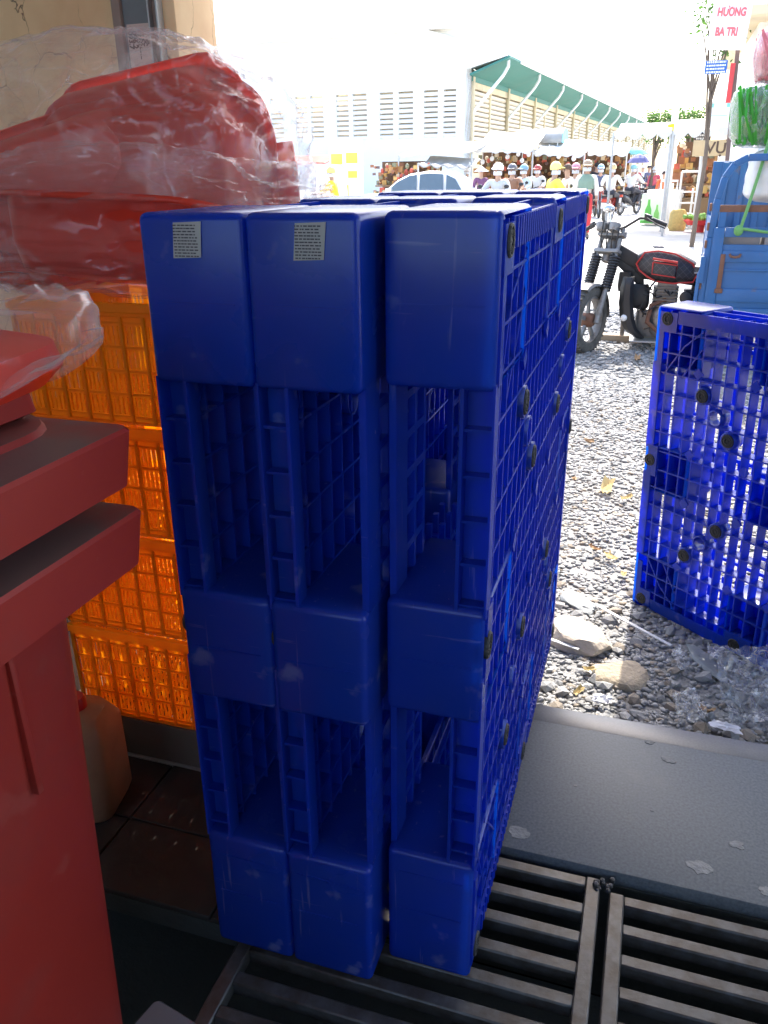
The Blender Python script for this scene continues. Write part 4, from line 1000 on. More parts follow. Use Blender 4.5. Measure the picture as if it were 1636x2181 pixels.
b = MB(); b.tube([(.93, 6.13, 1.95), (.90, 6.13, 1.62), (.84, 6.09, 1.25), (.80, 6.02, 1.06), (.77, 6.02, .90), (.755, 6.02, .86)], .012, 8); b.ball((.755, 6.015, .87), (.035, .025, .04), 10, 8); b.tube([(.76, 6.01, .885), (.95, 6.01, .86), (1.4, 6.01, .85)], .011, 8)
tag(b.build('green_rope', M['greenrope'], smooth=True), 'green rope knotted over the cargo bed load', 'rope')
# ================================================================ debris on the gravel
def rock(name, c, size, mat, seed, label, cat, flatz=1.0, n=3):
    bm = bmesh.new(); bmesh.ops.create_icosphere(bm, subdivisions=n, radius=1)
    for v in bm.verts:
        d = v.co.normalized(); k = 1 + .28 * noise.noise(d * 1.6 + Vector((seed * 7, 0, 0))) + .10 * noise.noise(d * 5 + Vector((0, seed * 3, 0)))
        q = d * k; q.z = max(min(q.z, .62), -.5)
        v.co = Vector((q.x * size[0], q.y * size[1], q.z * size[2] * flatz))
    me = bpy.data.meshes.new(name); bm.to_mesh(me); bm.free(); me.materials.append(mat)
    me.polygons.foreach_set('use_smooth', [True] * len(me.polygons)); me.set_sharp_from_angle(angle=R(28))
    o = bpy.data.objects.new(name, me); col.objects.link(o); o.location = c; o.rotation_euler = (0, 0, seed * 1.3); tag(o, label, cat); return o
M['chunk'] = surf('broken concrete', (.42, .36, .29), .95, var=.25, scale=14, bump=.8, bscale=50)
M['slate'] = surf('grey slate', (.17, .185, .19), .6, var=.3, scale=10, bump=.3, bscale=50)
M['mud'] = surf('dry mud', (.34, .28, .20), .95, var=.3, scale=18, bump=.8, bscale=60)
rock('concrete_chunk', (.062, 1.43, -.135), (.115, .085, .055), M['chunk'], 2, 'flat beige chunk of broken concrete beside the blue pallets', 'stone')
rock('mud_clod', (.215, 1.25, -.150), (.095, .075, .045), M['mud'], 5, 'low clod of dried mud between the sill and the lone pallet', 'clod')
rock('slate_flake', (.035, 1.69, -.142), (.085, .045, .016), M['slate'], 9, 'dark grey slate flake on the gravel above the concrete chunk', 'stone')
rock('slate_flake', (.47, 1.40, -.14), (.10, .03, .012), M['slate'], 4, 'long slate flake under the bottom edge of the lone pallet', 'stone')
def sheet(name, c, w, h, mat, seed, amp, label, cat, rz=0, tilt=(0, 0), n=22, curl=.0):
    b = MB()
    for j in range(n + 1):
        for i in range(n + 1):
            u, v = i / n - .5, j / n - .5
            ed = 1 + .22 * noise.noise(Vector((math.atan2(v, u) * 1.3, seed * 4.1, 2)))
            q = Vector((u * 5, v * 5, seed * 2.7)); r1 = 1 - 2.2 * abs(noise.noise(q)); r2 = 1 - 2.2 * abs(noise.noise(q * 2.3))
            b.v.append((u * w * ed + .12 * w * noise.noise(q * .8), v * h * ed + .12 * h * noise.noise(q * .8 + Vector((5, 5, 5))), amp * (.7 * r1 + .4 * r2) + curl * (u * u + v * v)))
    for j in range(n):
        for i in range(n): a = j * (n + 1) + i; b.f.append((a, a + 1, a + n + 2, a + n + 1))
    o = b.build(name, mat, smooth=True, angle=40, recalc=False); o.location = c; o.rotation_euler = (tilt[0], tilt[1], rz); tag(o, label, cat); return o
sheet('plastic_bag', (.585, 1.25, -.105), .22, .26, M['film2'], 1, .045, 'large crumpled clear plastic bag below the lone pallet at the right edge', 'plastic bag', .2, (.35, 0))
sheet('plastic_bag', (.40, 1.10, -.115), .09, .09, M['film2'], 3, .03, 'small crumpled clear plastic bag by the granite sill', 'plastic bag', .6, (.5, 0))
sheet('plastic_scrap', (.38, 1.36, -.115), .05, .07, M['film2'], 6, .02, 'tiny clear plastic scrap near the foot of the lone pallet', 'scrap', .9, (.8, 0))
M['leaf'] = surf('dry yellow leaf', (.50, .38, .17), .8, var=.3, scale=30, trans=.25)
M['leaf2'] = surf('brown leaf', (.32, .20, .10), .8, var=.3, scale=30)
M['paperb'] = surf('crumpled white paper', (.70, .70, .74), .8)
spots = [(.095, 1.115, .040, 'leaf', 'pale curled dry leaf above the granite sill left of the paper scrap'), (.115, 1.235, .038, 'leaf', 'pale dry leaf standing against the dried mud clod'), (.455, 1.12, .05, 'leaf2', 'brown curled leaf between the two clear plastic bags'),
         (.06, 2.85, .12, 'leaf', 'large yellow leaf on the gravel left of the lone pallet'), (.17, 2.75, .06, 'leaf', 'smaller pale leaf beside the large yellow one'), (.13, 2.10, .07, 'leaf', 'folded yellow leaf left of the lower pallet corner'), (.06, 2.16, .05, 'leaf2', 'brown twig-like leaf above the slate flake'),
         (-.10, 2.95, .05, 'leaf2', 'rust coloured leaf close to the pallet stack edge'), (-.08, 3.6, .07, 'leaf2', 'brown leaf farther back beside the pallet stack'), (.12, 5.9, .10, 'leaf2', 'reddish dry leaf near the tricycle wheel'), (.19, 1.95, .045, 'leaf', 'pale leaf sliver near the lone pallet corner')]
for k, (x, y, s, m_, lb) in enumerate(spots):
    sheet('dry_leaf', (x, y, gz(x, y) + .018), s, s * .45, M[m_], 10 + k, s * .10, lb, 'leaf', rnd.uniform(0, 3), (rnd.uniform(-.4, .4), rnd.uniform(-.3, .3)), n=8, curl=s * .6)
sheet('paper_scrap', (.165, 1.085, -.125), .055, .03, M['paperb'], 31, .010, 'crumpled white paper scrap just above the granite sill', 'paper', .1, (.3, 0), n=8)
sheet('paper_scrap', (.50, 1.045, -.12), .08, .03, M['paperb'], 33, .008, 'flat pale paper strip beside the large clear bag', 'paper', -.2, (.2, 0), n=8)
M['strip'] = surf('pale plastic strip', (.62, .62, .60), .5)
for (p, q, lb) in (((.0, 1.52, -.118), (.10, 1.42, -.112), 'thin white plastic strip lying on the concrete chunk'), ((-.02, 1.375, -.125), (.075, 1.34, -.125), 'thin white strip lying below the concrete chunk'), ((.10, 1.66, -.125), (.36, 1.44, -.12), 'long thin splintered lath towards the lone pallet foot')):
    b = MB(); b.bar(p, q, .012, .004); tag(b.build('plastic_strip', M['strip'], bevel=.001), lb, 'strip')
# ================================================================ market hall
GZ0 = -.19
M['hallwhite'] = surf('sunlit cream wall', (.84, .82, .76), .8, var=.05, scale=.4)  # lit copy of the hall cream, brightness put into the colour
M['hallcream'] = surf('cream wall paint', (.70, .58, .38), .8, var=.10, scale=.5, dirt=(.4, .33, .22), dirt_scale=.6)
M['teal'] = surf('teal green eaves', (.045, .20, .165), .6, var=.15, scale=.7)
M['slat'] = surf('cream louvre slat', (.72, .64, .50), .8, var=.08)
M['dark'] = surf('hall shade colour', (.05, .035, .025), .9, var=.4)
hall = empty('market_hall', (-9.87, 45, GZ0), R(-4.3), 'long cream market hall with teal eaves and louvred walls', 'building')
# front wall with louvre openings (local: x left of the corner, y back along the side)
FX = [(-.80, -.10), (-1.90, -1.10), (-3.35, -2.5), (-4.45, -3.65), (-6.05, -5.20), (-7.05, -6.3), (-8.65, -7.85), (-9.6, -8.85), (-11.2, -10.4), (-12.2, -11.4)]
FX = sorted([(a - .70, b_ - .70) for a, b_ in FX])
xs = [-34.0]
for a, b_ in FX: xs += [a, b_]
xs += [0.0]; zs = [0, 3.20, 5.48, 8.2]
hole = [[(i % 2 == 1) and j == 1 for j in range(3)] for i in range(len(xs) - 1)]
b = MB(); b.perf(xs, zs, hole, 0, .35, axis='y'); b.build('front_wall', M['hallwhite'], hall)
b = MB(); b.box(-33, -.4, .9, .95, 2.9, 5.8); b.build('front_interior', M['hallcream'], hall)
fs_ = MB(); fs_.obox((0, 0, 0), (.43, 0, 0), (0, .10, .03), (0, -.012, .075)); fs_me = fs_.mesh('slat', M['hallwhite'])
for a, b_ in FX:
    for k in range(9): part('slat', fs_me, hall, ((a + b_) / 2, .16, 3.32 + k * .25))
b = MB(); b.box(-34, .6, -.5, .0, 8.2, 8.32); b.build('front_roof_edge', M['hallwhite'], hall)
NB, BAY = 13, 7.4
ys = [0.0]
for k in range(NB):
    y0 = .25 + k * BAY; ys += [y0 + .25, y0 + BAY / 2 - .10, y0 + BAY / 2 + .10, y0 + BAY - .05]
ys.append(NB * BAY + .6)
zs = [0, 3.0, 5.50, 6.35]
hole = [[(i % 2 == 1) and j == 1 for j in range(3)] for i in range(len(ys) - 1)]
b = MB(); b.perf(ys, zs, hole, -.30, 0, axis='x'); b.build('side_wall', M['hallcream'], hall)
b = MB(); b.box(-.9, -.85, .4, NB * BAY, 2.8, 5.8); b.build('side_interior', M['dark'], hall)  # dark sheet: shade inside the hall put into the colour
sm = MB(); sm.obox((0, 0, 0), (0, BAY / 4 - .09, 0), (.05, 0, .03), (-.012, 0, .07)); sl_me = sm.mesh('slat', M['slat'])
for k in range(NB):
    y0 = .25 + k * BAY
    rest = MB()
    for q in (0, 1):
        yc = y0 + .25 + (BAY / 4 - .18) + q * (BAY / 2 - .02)
        for j in range(10):
            if k < 8: part('slat', sl_me, hall, (-.12, yc, 3.12 + j * .245))
            else: rest.obox((-.12, yc, 3.12 + j * .245), (0, BAY / 4 - .09, 0), (.05, 0, .03), (-.012, 0, .07))
    if k >= 8: rest.build('far_slats', M['slat'], hall)['kind'] = 'stuff'
    b = MB(); b.box(.002, .12, y0 - .12, y0 + .12, 0, 6.0); b.build('pilaster', M['hallcream'], hall)
    b = MB(); b.tube([(1.86, y0, 6.72), (1.86, y0, 6.38), (1.62, y0, 6.0), (.06, y0, 4.35)], .085, 8); b.build('brace', M['white'], hall, smooth=True)
b = MB(); b.add([(0, -.3, 6.02), (2.05, -.3, 6.72), (2.05, NB * BAY + .8, 6.72), (0, NB * BAY + .8, 6.02), (0, -.3, 6.12), (2.05, -.3, 6.82), (2.05, NB * BAY + .8, 6.82), (0, NB * BAY + .8, 6.12)], [(0, 1, 2, 3), (7, 6, 5, 4), (0, 4, 5, 1), (2, 6, 7, 3), (1, 5, 6, 2), (0, 3, 7, 4)]); b.build('eaves', M['teal'], hall)
b = MB(); b.box(2.052, 2.12, 2.0, NB * BAY + .8, 6.66, 6.95); b.build('gutter', M['white'], hall)
b = MB(); b.box(.004, .05, .05, NB * BAY, 5.80, 6.08); b.build('teal_band', M['teal'], hall)
b = MB(); b.add([(0, -.3, 6.36), (2.05, -.3, 6.83), (-8, -.3, 10), (0, 95, 6.36), (2.05, 95, 6.83), (-8, 95, 10)], [(0, 3, 4, 1), (1, 4, 5, 2), (0, 1, 2), (2, 5, 3, 0)]); b.build('roof', M['hallwhite'], hall)

# ================================================================ people and motorbikes
hm = MB()   # a small relaxed hand: palm, four fingers, thumb
hm.obox((0, .045, 0), (.040, 0, 0), (0, .045, 0), (0, 0, .013))
for k, (x, l_) in enumerate(((-.030, .065), (-.010, .078), (.010, .072), (.030, .055))): hm.tube([(x, .085, 0), (x, .085 + l_ * .5, -.012), (x, .085 + l_ * .8, -.040)], [.0095, .009, .007], 6)
hm.tube([(-.036, .02, 0), (-.062, .05, -.012), (-.060, .085, -.03)], [.012, .010, .008], 6)
hand_me = hm.mesh('hand', M['skin'], True)
def skin(name, verts, edges, mat, sub=1):
    me = bpy.data.meshes.new(name); me.from_pydata([v[:3] for v in verts], edges, [])
    o = bpy.data.objects.new(name, me); col.objects.link(o)
    md = o.modifiers.new('s', 'SKIN'); 
    for i, v in enumerate(verts):
        sv = me.skin_vertices[0].data[i]; sv.radius = (v[3], v[4] if len(v) > 4 else v[3]); sv.use_root = (i == 0)
    o.modifiers.new('u', 'SUBSURF').levels = sub; o.modifiers['u'].render_levels = sub
    dg = bpy.context.evaluated_depsgraph_get(); dg.update()
    m2 = bpy.data.meshes.new_from_object(o.evaluated_get(dg)); bpy.data.objects.remove(o); bpy.data.meshes.remove(me)
    m2.name = name; m2.materials.clear(); m2.materials.append(mat); m2.polygons.foreach_set('use_smooth', [True] * len(m2.polygons)); return m2
POSE = {}
def pose_pts(kind):
    if kind == 'ride':
        return dict(pel=(0, 0, .80), bel=(0, .03, .96), che=(0, .08, 1.17), nek=(0, .10, 1.36), hed=(0, .125, 1.47), sh=(.185, .085, 1.29), el=(.30, .22, 1.08), ha=(.30, .46, 1.02), hip=(.10, .02, .80), kn=(.19, .40, .74), an=(.17, .30, .34), to=(.18, .42, .30))
    return dict(pel=(0, 0, .93), bel=(0, .0, 1.08), che=(0, .01, 1.28), nek=(0, .01, 1.47), hed=(0, .03, 1.58), sh=(.185, .0, 1.40), el=(.25, .02, 1.12), ha=(.26, .13, .90), hip=(.095, 0, .92), kn=(.115, .04, .50), an=(.12, .0, .08), to=(.13, .12, .03))
def body_graph(q, part_):
    V, E = [], []
    mir = lambda p, s: (p[0] * s, p[1], p[2])
    def add(p, r, r2=None, link=None):
        V.append((*p, r, r2 or r)); i = len(V) - 1
        if link is not None: E.append((link, i))
        return i
    if part_ == 'body':
        a = add(q['pel'], .125, .10); b_ = add(q['bel'], .115, .09, a); c = add(q['che'], .13, .10, b_); d = add(q['nek'], .055, .055, c); add(q['hed'], .072, .085, d); h2 = (q['hed'][0], q['hed'][1], q['hed'][2] + .10); add(h2, .06, .07, len(V) - 1)
        for s in (-1, 1):
            i = add(mir(q['sh'], s), .055, None, c); i = add(mir(q['el'], s), .042, None, i); add(mir(q['ha'], s), .030, None, i)
            i = add(mir(q['hip'], s), .082, None, a); i = add(mir(q['kn'], s), .060, None, i); i = add(mir(q['an'], s), .038, None, i); add(mir(q['to'], s), .034, None, i)
    elif part_ == 'shirt':
        a = add(q['pel'], .150, .125); b_ = add(q['bel'], .145, .115, a); c = add(q['che'], .158, .122, b_); add((q['nek'][0], q['nek'][1], q['nek'][2] - .045), .075, .07, c)
        for s in (-1, 1):
            i = add(mir(q['sh'], s), .075, None, c); i = add(mir(q['el'], s), .060, None, i)
            e, h = Vector(mir(q['el'], s)), Vector(mir(q['ha'], s)); add(tuple(e.lerp(h, .75)), .046, None, i)
    else:
        a = add(q['pel'], .135, .115)
        for s in (-1, 1):
            i = add(mir(q['hip'], s), .098, None, a); i = add(mir(q['kn'], s), .075, None, i)
            k, n_ = Vector(mir(q['kn'], s)), Vector(mir(q['an'], s)); add(tuple(k.lerp(n_, .9)), .055, None, i)
    return V, E
BODY = {}
def person(loc, rz, kind, shirt, trousers, head, headcol, label, scale=1.0, vest=None):
    q = pose_pts(kind)
    if kind not in BODY: BODY[kind] = (skin('body', *body_graph(q, 'body'), M['skin']), skin('shirt', *body_graph(q, 'shirt'), None), skin('trousers', *body_graph(q, 'trousers'), None))
    bm_, sm_, tm_ = BODY[kind]
    o = bpy.data.objects.new('person', bm_); col.objects.link(o); o.location = loc; o.rotation_euler = (0, 0, rz); o.scale = (scale,) * 3
    tag(o, label, 'person', 'people in the street')
    def cl(name, me, c):
        m_ = me.copy(); m_.materials.clear(); m_.materials.append(flat('cloth %d %d %d' % tuple(int(255 * x) for x in c), c, .85, bump=.2)); return part(name, m_, o)
    cl('shirt', sm_, shirt); cl('trousers', tm_, trousers)
    h = Vector(q['hed'])
    f = MB(); f.ball((-.032, .078, .045), .011, 8, 6); f.ball((.032, .078, .045), .011, 8, 6); f.build('eyes', M['black'], o, smooth=True).location = h
    f = MB(); f.tube([(0, .082, .05), (0, .105, .012), (0, .085, .0)], [.008, .015, .010], 6); f.box(-.025, .025, .078, .086, -.035, -.028); f.ball((-.082, 0, .03), (.012, .02, .03), 8, 6); f.ball((.082, 0, .03), (.012, .02, .03), 8, 6); f.build('face', M['skin'], o, smooth=True).location = h
    hc_ = flat('head %d %d %d' % tuple(int(255 * x) for x in headcol), headcol, .3 if head != 'hair' else .7)
    f = MB(); r_ = .118 if head != 'hair' else .103
    prof = [(0, r_ + .02)] + [(r_ * math.sin(R(a)), .02 + r_ * math.cos(R(a))) for a in (20, 40, 60, 80, 95, 108)] + [(r_ * .86, -.02)]
    f.lathe(prof, (0, -.008, .055), (0, -.12 if head != 'hair' else -.35, 1), 20)
    if head == 'helmet': f.obox((0, .12, .075), (.085, 0, 0), (0, .045, -.012), (0, .0, .006))
    if head == 'conical': f.lathe([(0, .16), (.24, .02), (.245, .015), (0, .13)], (0, 0, .03), (0, 0, 1), 24)
    f.build('helmet' if head == 'helmet' else ('hat' if head == 'conical' else 'hair'), hc_, o, smooth=True).location = h
    if head == 'helmet':
        f = MB(); f.lathe([(.088, -.03), (.092, .02), (.086, .055)], (0, .004, -.035), (0, 0, 1), 16); f.build('mask', flat('mask cloth', (.6, .62, .66), .8), o, smooth=True).location = h
    for s in (-1, 1):
        hd = part('hand', hand_me, o, (q['ha'][0] * s, q['ha'][1], q['ha'][2])); hd.scale = (s, 1, 1)
        f = MB(); t_ = Vector((q['to'][0] * s, q['to'][1], q['to'][2])); a_ = Vector((q['an'][0] * s, q['an'][1], q['an'][2]))
        f.tube([a_ + Vector((0, -.04, -.03)), a_ + Vector((0, .02, -.02)), t_ + Vector((0, .05, 0))], [.038, .05, .032], 8); f.build('shoe', M['black'], o, smooth=True)
    if vest:
        f = MB(); c_ = Vector(q['che']); f.lathe([(.185, -.16), (.195, 0), (.17, .10), (.10, .17)], c_, (0, 0, 1), 18); f.v = [(x, c_.y + (y - c_.y) * .78, z) for x, y, z in f.v]; f.build('vest', flat('vest cloth', vest, .8), o, smooth=True)
    return o
def bike_parts(colr):
    P = []
    body = flat('bike %d %d %d' % tuple(int(255 * x) for x in colr), colr, .25)
    for nm, y in (('front_wheel', .63), ('rear_wheel', -.60)):
        b = MB(); b.lathe([(.20, -.035), (.25, -.045), (.283, -.022), (.285, 0), (.283, .022), (.25, .045), (.20, .035), (.20, -.035)], (0, y, .285), (1, 0, 0), 24); P.append((nm, b.mesh(nm, M['tyre'], True)))
        b = MB(); b.lathe([(.20, -.02), (.185, 0), (.20, .02)], (0, y, .285), (1, 0, 0), 24)
        for k in range(6): a = k * math.pi / 3; b.obox((0, y + .1 * math.cos(a), .285 + .1 * math.sin(a)), (.012, 0, 0), (0, .095 * math.cos(a), .095 * math.sin(a)), (0, -.012 * math.sin(a), .012 * math.cos(a)))
        P.append(('rim', b.mesh('rim', M['steel'])))
    b = MB()
    secs = [(-.72, .10, .60, .74), (-.50, .13, .42, .72), (-.20, .14, .36, .66), (.05, .10, .30, .48), (.22, .09, .28, .46), (.34, .17, .34, .80), (.42, .15, .45, .95), (.48, .08, .60, .96)]
    n = 14
    for (y, hw, z0, z1) in secs:
        for i in range(n):
            a = 2 * math.pi * i / n; b.v.append((hw * math.cos(a), y, (z0 + z1) / 2 + math.sin(a) * (z1 - z0) / 2))
    for i in range(len(secs) - 1):
        for j in range(n): b.f.append((i * n + j, i * n + (j + 1) % n, (i + 1) * n + (j + 1) % n, (i + 1) * n + j))
    b.f.append(tuple(range(n))[::-1]); b.f.append(tuple((len(secs) - 1) * n + j for j in range(n))); P.append(('body', b.mesh('body', body, True)))
    b = MB(); b.box(-.12, .12, -.70, -.02, .70, .79); P.append(('seat', b.mesh('seat', M['black'])))
    b = MB(); b.tube([(-.34, .30, 1.0), (-.18, .36, 1.04), (0, .42, .98), (.18, .36, 1.04), (.34, .30, 1.0)], .016, 8); P.append(('handlebar', b.mesh('handlebar', M['black'], True)))
    b = MB()
    for s in (-1, 1): b.tube([(s * .06, .63, .285), (s * .05, .46, .80)], .02, 8)
    P.append(('fork', b.mesh('fork', M['steel'], True)))
    b = MB(); b.ball((0, .50, .90), (.09, .05, .07), 12, 8); P.append(('headlight', b.mesh('headlight', M['white'], True)))
    b = MB(); b.box(-.10, .10, -.77, -.70, .60, .68); P.append(('tail_light', b.mesh('tail_light', flat('red lens', (.55, .06, .03), .3))))
    b = MB(); b.obox((0, -.80, .50), (.10, 0, 0), (0, .006, 0), (0, .02, .08)); P.append(('number_plate', b.mesh('number_plate', M['white'])))
    for s in (-1, 1):
        b = MB(); b.tube([(s * .2, .36, 1.03), (s * .28, .36, 1.18)], .008, 6); b.ball((s * .30, .35, 1.20), (.06, .02, .04), 10, 8); P.append(('mirror', b.mesh('mirror', M['black'], True)))
    b = MB(); b.tube([(.12, -.05, .28), (.14, -.45, .28), (.15, -.80, .36)], [.03, .05, .05], 10); P.append(('exhaust', b.mesh('exhaust', M['steel'], True)))
    return P
BIKES = {}
def motorbike(loc, rz, c, label):
    if c not in BIKES: BIKES[c] = bike_parts(c)
    t = empty('motorbike', loc, rz, label, 'motorbike', 'motorbikes in the street')
    for nm, me in BIKES[c]: part(nm, me, t)
    return t
_k = [0]
def gp(px, Y):
    p = at(px, 400, Y); return Vector((p.x, Y, GZ0))
def rider(px, Y, rz, c, bikelabel, shirt, trousers, head, headcol, label, **k):
    p = gp(px, Y); motorbike(p, rz, c, bikelabel); return person(p + Vector((0, 0, .01)), rz, 'ride', shirt, trousers, head, headcol, label, **k)
W_ = (.72, .71, .69)
rider(1092, 20.5, R(175), (.20, .20, .21), 'silver motorbike behind the rider in the large white helmet', (.30, .16, .10), (.10, .09, .10), 'helmet', (.16, .15, .16), 'person in brown jacket and dark helmet behind the white-helmet rider')
rider(1146, 26.5, R(165), (.04, .05, .09), 'navy motorbike left of the yellow raincoat farther back', (.62, .62, .60), (.08, .08, .10), 'helmet', (.45, .08, .07), 'person in pale grey shirt and red helmet riding behind the yellow raincoat')
rider(1226, 22, R(172), (.05, .05, .05), 'dark motorbike between cream shirt and green vest', (.66, .64, .60), (.06, .06, .08), 'helmet', (.62, .30, .36), 'person in off-white shirt and pink helmet between cream shirt and green vest')
rider(1276, 29, R(190), (.30, .06, .05), 'maroon motorbike right of the green vest', (.10, .12, .20), (.05, .05, .06), 'helmet', (.30, .42, .55), 'person in navy shirt and blue helmet right of the green vest')
rider(1002, 28, R(120), (.45, .45, .46), 'grey motorbike just right of the white car', (.70, .70, .70), (.10, .10, .12), 'helmet', (.80, .80, .80), 'person in white shirt riding just right of the white car')
rider(1300, 26.3, R(-6), (.25, .03, .02), 'red motorbike seen from behind with blank white plate', W_, (.05, .05, .06), 'helmet', (.62, .52, .28), 'person in a loose white shirt riding away on the red motorbike')
rider(1343, 31, R(-25), (.03, .03, .035), 'black motorbike ahead of the red one', W_, (.06, .06, .07), 'helmet', (.22, .45, .48), 'person in white shirt and teal helmet leaning over a black motorbike')
rider(1064, 17.5, R(168), (.10, .10, .11), 'dark motorbike facing the pallets under the rider in white helmet', (.55, .56, .55), (.05, .05, .06), 'helmet', (.85, .85, .85), 'person in pale jacket and large white helmet riding towards the pallets')
rider(1120, 23, R(150), (.06, .07, .08), 'dark motorbike between the white-helmet and yellow riders', (.58, .66, .70), (.08, .09, .12), 'helmet', (.25, .42, .55), 'person in pale blue jacket riding between white-helmet and yellow riders')
rider(1170, 17.2, R(-60), (.05, .05, .055), 'dark motorbike under the person in yellow raincoat', (.85, .72, .10), (.60, .50, .10), 'helmet', (.88, .80, .25), 'person in bright yellow raincoat and yellow helmet')
rider(716, 19.5, R(100), (.30, .04, .02), 'orange red motorbike left of the white car', (.90, .55, .05), (.75, .12, .03), 'helmet', (.90, .80, .20), 'person in orange and yellow jacket riding left of the white car')
person(gp(1024, 25), R(200), 'stand', (.20, .08, .16), (.08, .07, .09), 'conical', (.45, .52, .66), 'person in purple shirt and pale blue hat beside the white car', .92)
person(gp(1208, 18.5), R(120), 'stand', (.80, .74, .58), (.30, .27, .22), 'hair', (.10, .06, .04), 'person in cream shirt right of the yellow raincoat', .93)
person(gp(1248, 19.5), R(185), 'stand', (.78, .76, .70), (.60, .06, .07), 'helmet', (.42, .30, .20), 'person in white shirt with green vest and red trousers', .97, (.22, .32, .25))
person(gp(1268, 33), R(20), 'stand', (.03, .03, .04), (.03, .03, .04), 'hair', (.02, .02, .02), 'person in black clothes farther back right of the green vest')
person(gp(1412, 30), R(170), 'stand', (.72, .16, .06), (.12, .10, .10), 'hair', (.03, .02, .02), 'person in orange red shirt beside the white lamp post', .82)
person(gp(1392, 34), R(160), 'stand', (.55, .10, .14), (.10, .10, .12), 'helmet', (.7, .7, .7), 'person in crimson shirt below the lilac parasol', .9)
crowd = [(1318, 40, (.06, .10, .16)), (1330, 44, (.30, .30, .32)), (1352, 42, (.4, .1, .1)), (1366, 46, (.65, .66, .7)), (1378, 41, (.12, .12, .2)), (1386, 48, (.3, .4, .45)), (1232, 36, (.28, .10, .08)), (1218, 38, (.15, .16, .25)), (1190, 35, (.55, .52, .5)), (1095, 34, (.35, .2, .14)), (1045, 33, (.7, .7, .68))]
nm_ = ['dark blue', 'grey', 'brick red', 'pale grey', 'navy', 'blue grey', 'maroon', 'indigo', 'beige', 'brown', 'white']
wh_ = ['below the lilac parasol at its left', 'far down the street left of the parasol', 'under the lilac parasol', 'under the right half of the parasol', 'beneath the parasol rim at its right', 'far down the street right of the parasol', 'before the stalls behind the green vest', 'before the stalls behind the cream shirt', 'before the stalls behind the yellow raincoat', 'before the stalls behind the white helmet', 'before the stalls behind the purple shirt']
for (px, Y, c), n_, w_ in zip(crowd, nm_, wh_): person(gp(px, Y), R(rnd.uniform(120, 240)), 'stand', c, (.06, .06, .08), 'hair' if rnd.random() < .5 else 'helmet', (.05, .04, .04) if rnd.random() < .5 else (.7, .7, .68), 'person in %s top %s' % (n_, w_), .95)
for (px, Y, c, lb) in ((1365, 36, (.05, .05, .06), 'black parked motorbike below the lilac parasol'), (1380, 38, (.35, .05, .06), 'dark red parked motorbike below the right side of the parasol'), (1392, 41, (.55, .55, .56), 'silver parked motorbike far down the street')): motorbike(gp(px, Y), R(rnd.uniform(60, 120)), c, lb)

# ================================================================ white car, van
cr = empty('car', (at(905, 400, 25).x, 25, GZ0), 0, 'white saloon car seen from its left side, behind the pallets', 'car')
M['carwhite'] = surf('white car paint', (.80, .80, .80), .15, var=.02, coat=.6)
def car_section(side):     # side profile, x to the front negative
    return None
b = MB(); NS = 12
prof = [(-2.2, .50, .30, .72), (-2.1, .35, .66, .86), (-1.6, .30, .78, .89), (-1.0, .28, .80, .93), (0, .28, .80, .95), (1.0, .28, .80, .97), (1.7, .30, .80, 1.0), (2.15, .35, .74, 1.0), (2.25, .45, .60, .92)]
for (x, z0, hw, z1) in prof:
    for (yy, zz) in ((-hw, z0 + .12), (-hw - .05, (z0 + z1) / 2), (-hw, z1 - .06), (-hw * .85, z1), (hw * .85, z1), (hw, z1 - .06), (hw + .05, (z0 + z1) / 2), (hw, z0 + .12), (hw * .8, z0), (-hw * .8, z0)): b.v.append((x, yy, zz))
n = 10
for i in range(len(prof) - 1):
    for j in range(n): b.f.append((i * n + j, i * n + (j + 1) % n, (i + 1) * n + (j + 1) % n, (i + 1) * n + j))
b.f.append(tuple(range(n))); b.f.append(tuple((len(prof) - 1) * n + j for j in range(n))[::-1]); b.build('body', M['carwhite'], cr, smooth=True, angle=30)
b = MB(); prof = [(-1.15, .76, .92, .93), (-.70, .72, .92, 1.28), (-.30, .66, .92, 1.46), (.30, .64, .92, 1.53), (.85, .65, .94, 1.50), (1.25, .70, .96, 1.33), (1.65, .76, .98, .99)]
n = 6
for (x, hw, z0, z1) in prof:
    for (yy, zz) in ((-hw - .06, z0), (-hw + .03, z1 - .06), (-hw + .14, z1), (hw - .14, z1), (hw - .03, z1 - .06), (hw + .06, z0)): b.v.append((x, yy, zz))
for i in range(len(prof) - 1):
    for j in range(n): b.f.append((i * n + j, i * n + (j + 1) % n, (i + 1) * n + (j + 1) % n, (i + 1) * n + j))
b.build('cabin', M['carwhite'], cr, smooth=True, angle=30)
def cwin(pts): 
    b = MB(); P = []
    for (x, z) in pts: P.append((x, -.78 + .15 * (z - .93) / .5 - .012, z))
    b.add(P, [tuple(range(len(P)))]); return b.build('window', M['glass'], cr, recalc=False)
cwin([(-1.02, .96), (-.05, .97), (-.08, 1.43), (-.32, 1.40), (-.66, 1.24)]); cwin([(.03, .97), (.78, .98), (.74, 1.43), (.30, 1.46), (.02, 1.44)]); cwin([(.86, .99), (1.34, 1.0), (1.12, 1.30), (.84, 1.42)])
b = MB(); b.add([(-1.12, -.64, .96), (-1.12, .64, .96), (-.34, .52, 1.45), (-.34, -.52, 1.45)], [(0, 1, 2, 3)]); b.build('windscreen', M['glass'], cr)
for x in (-1.4, 1.4):
    b = MB(); b.lathe([(.2, -.1), (.3, -.1), (.32, -.05), (.32, .05), (.3, .1), (.2, .1)], (x, -.80, .32), (0, 1, 0), 20); w = b.build('wheel', M['tyre'], cr, smooth=True)
    b = MB(); b.lathe([(0, -.11), (.1, -.1), (.2, -.09)], (x, -.80, .32), (0, 1, 0), 16); b.build('rim', M['steel'], w, smooth=True)
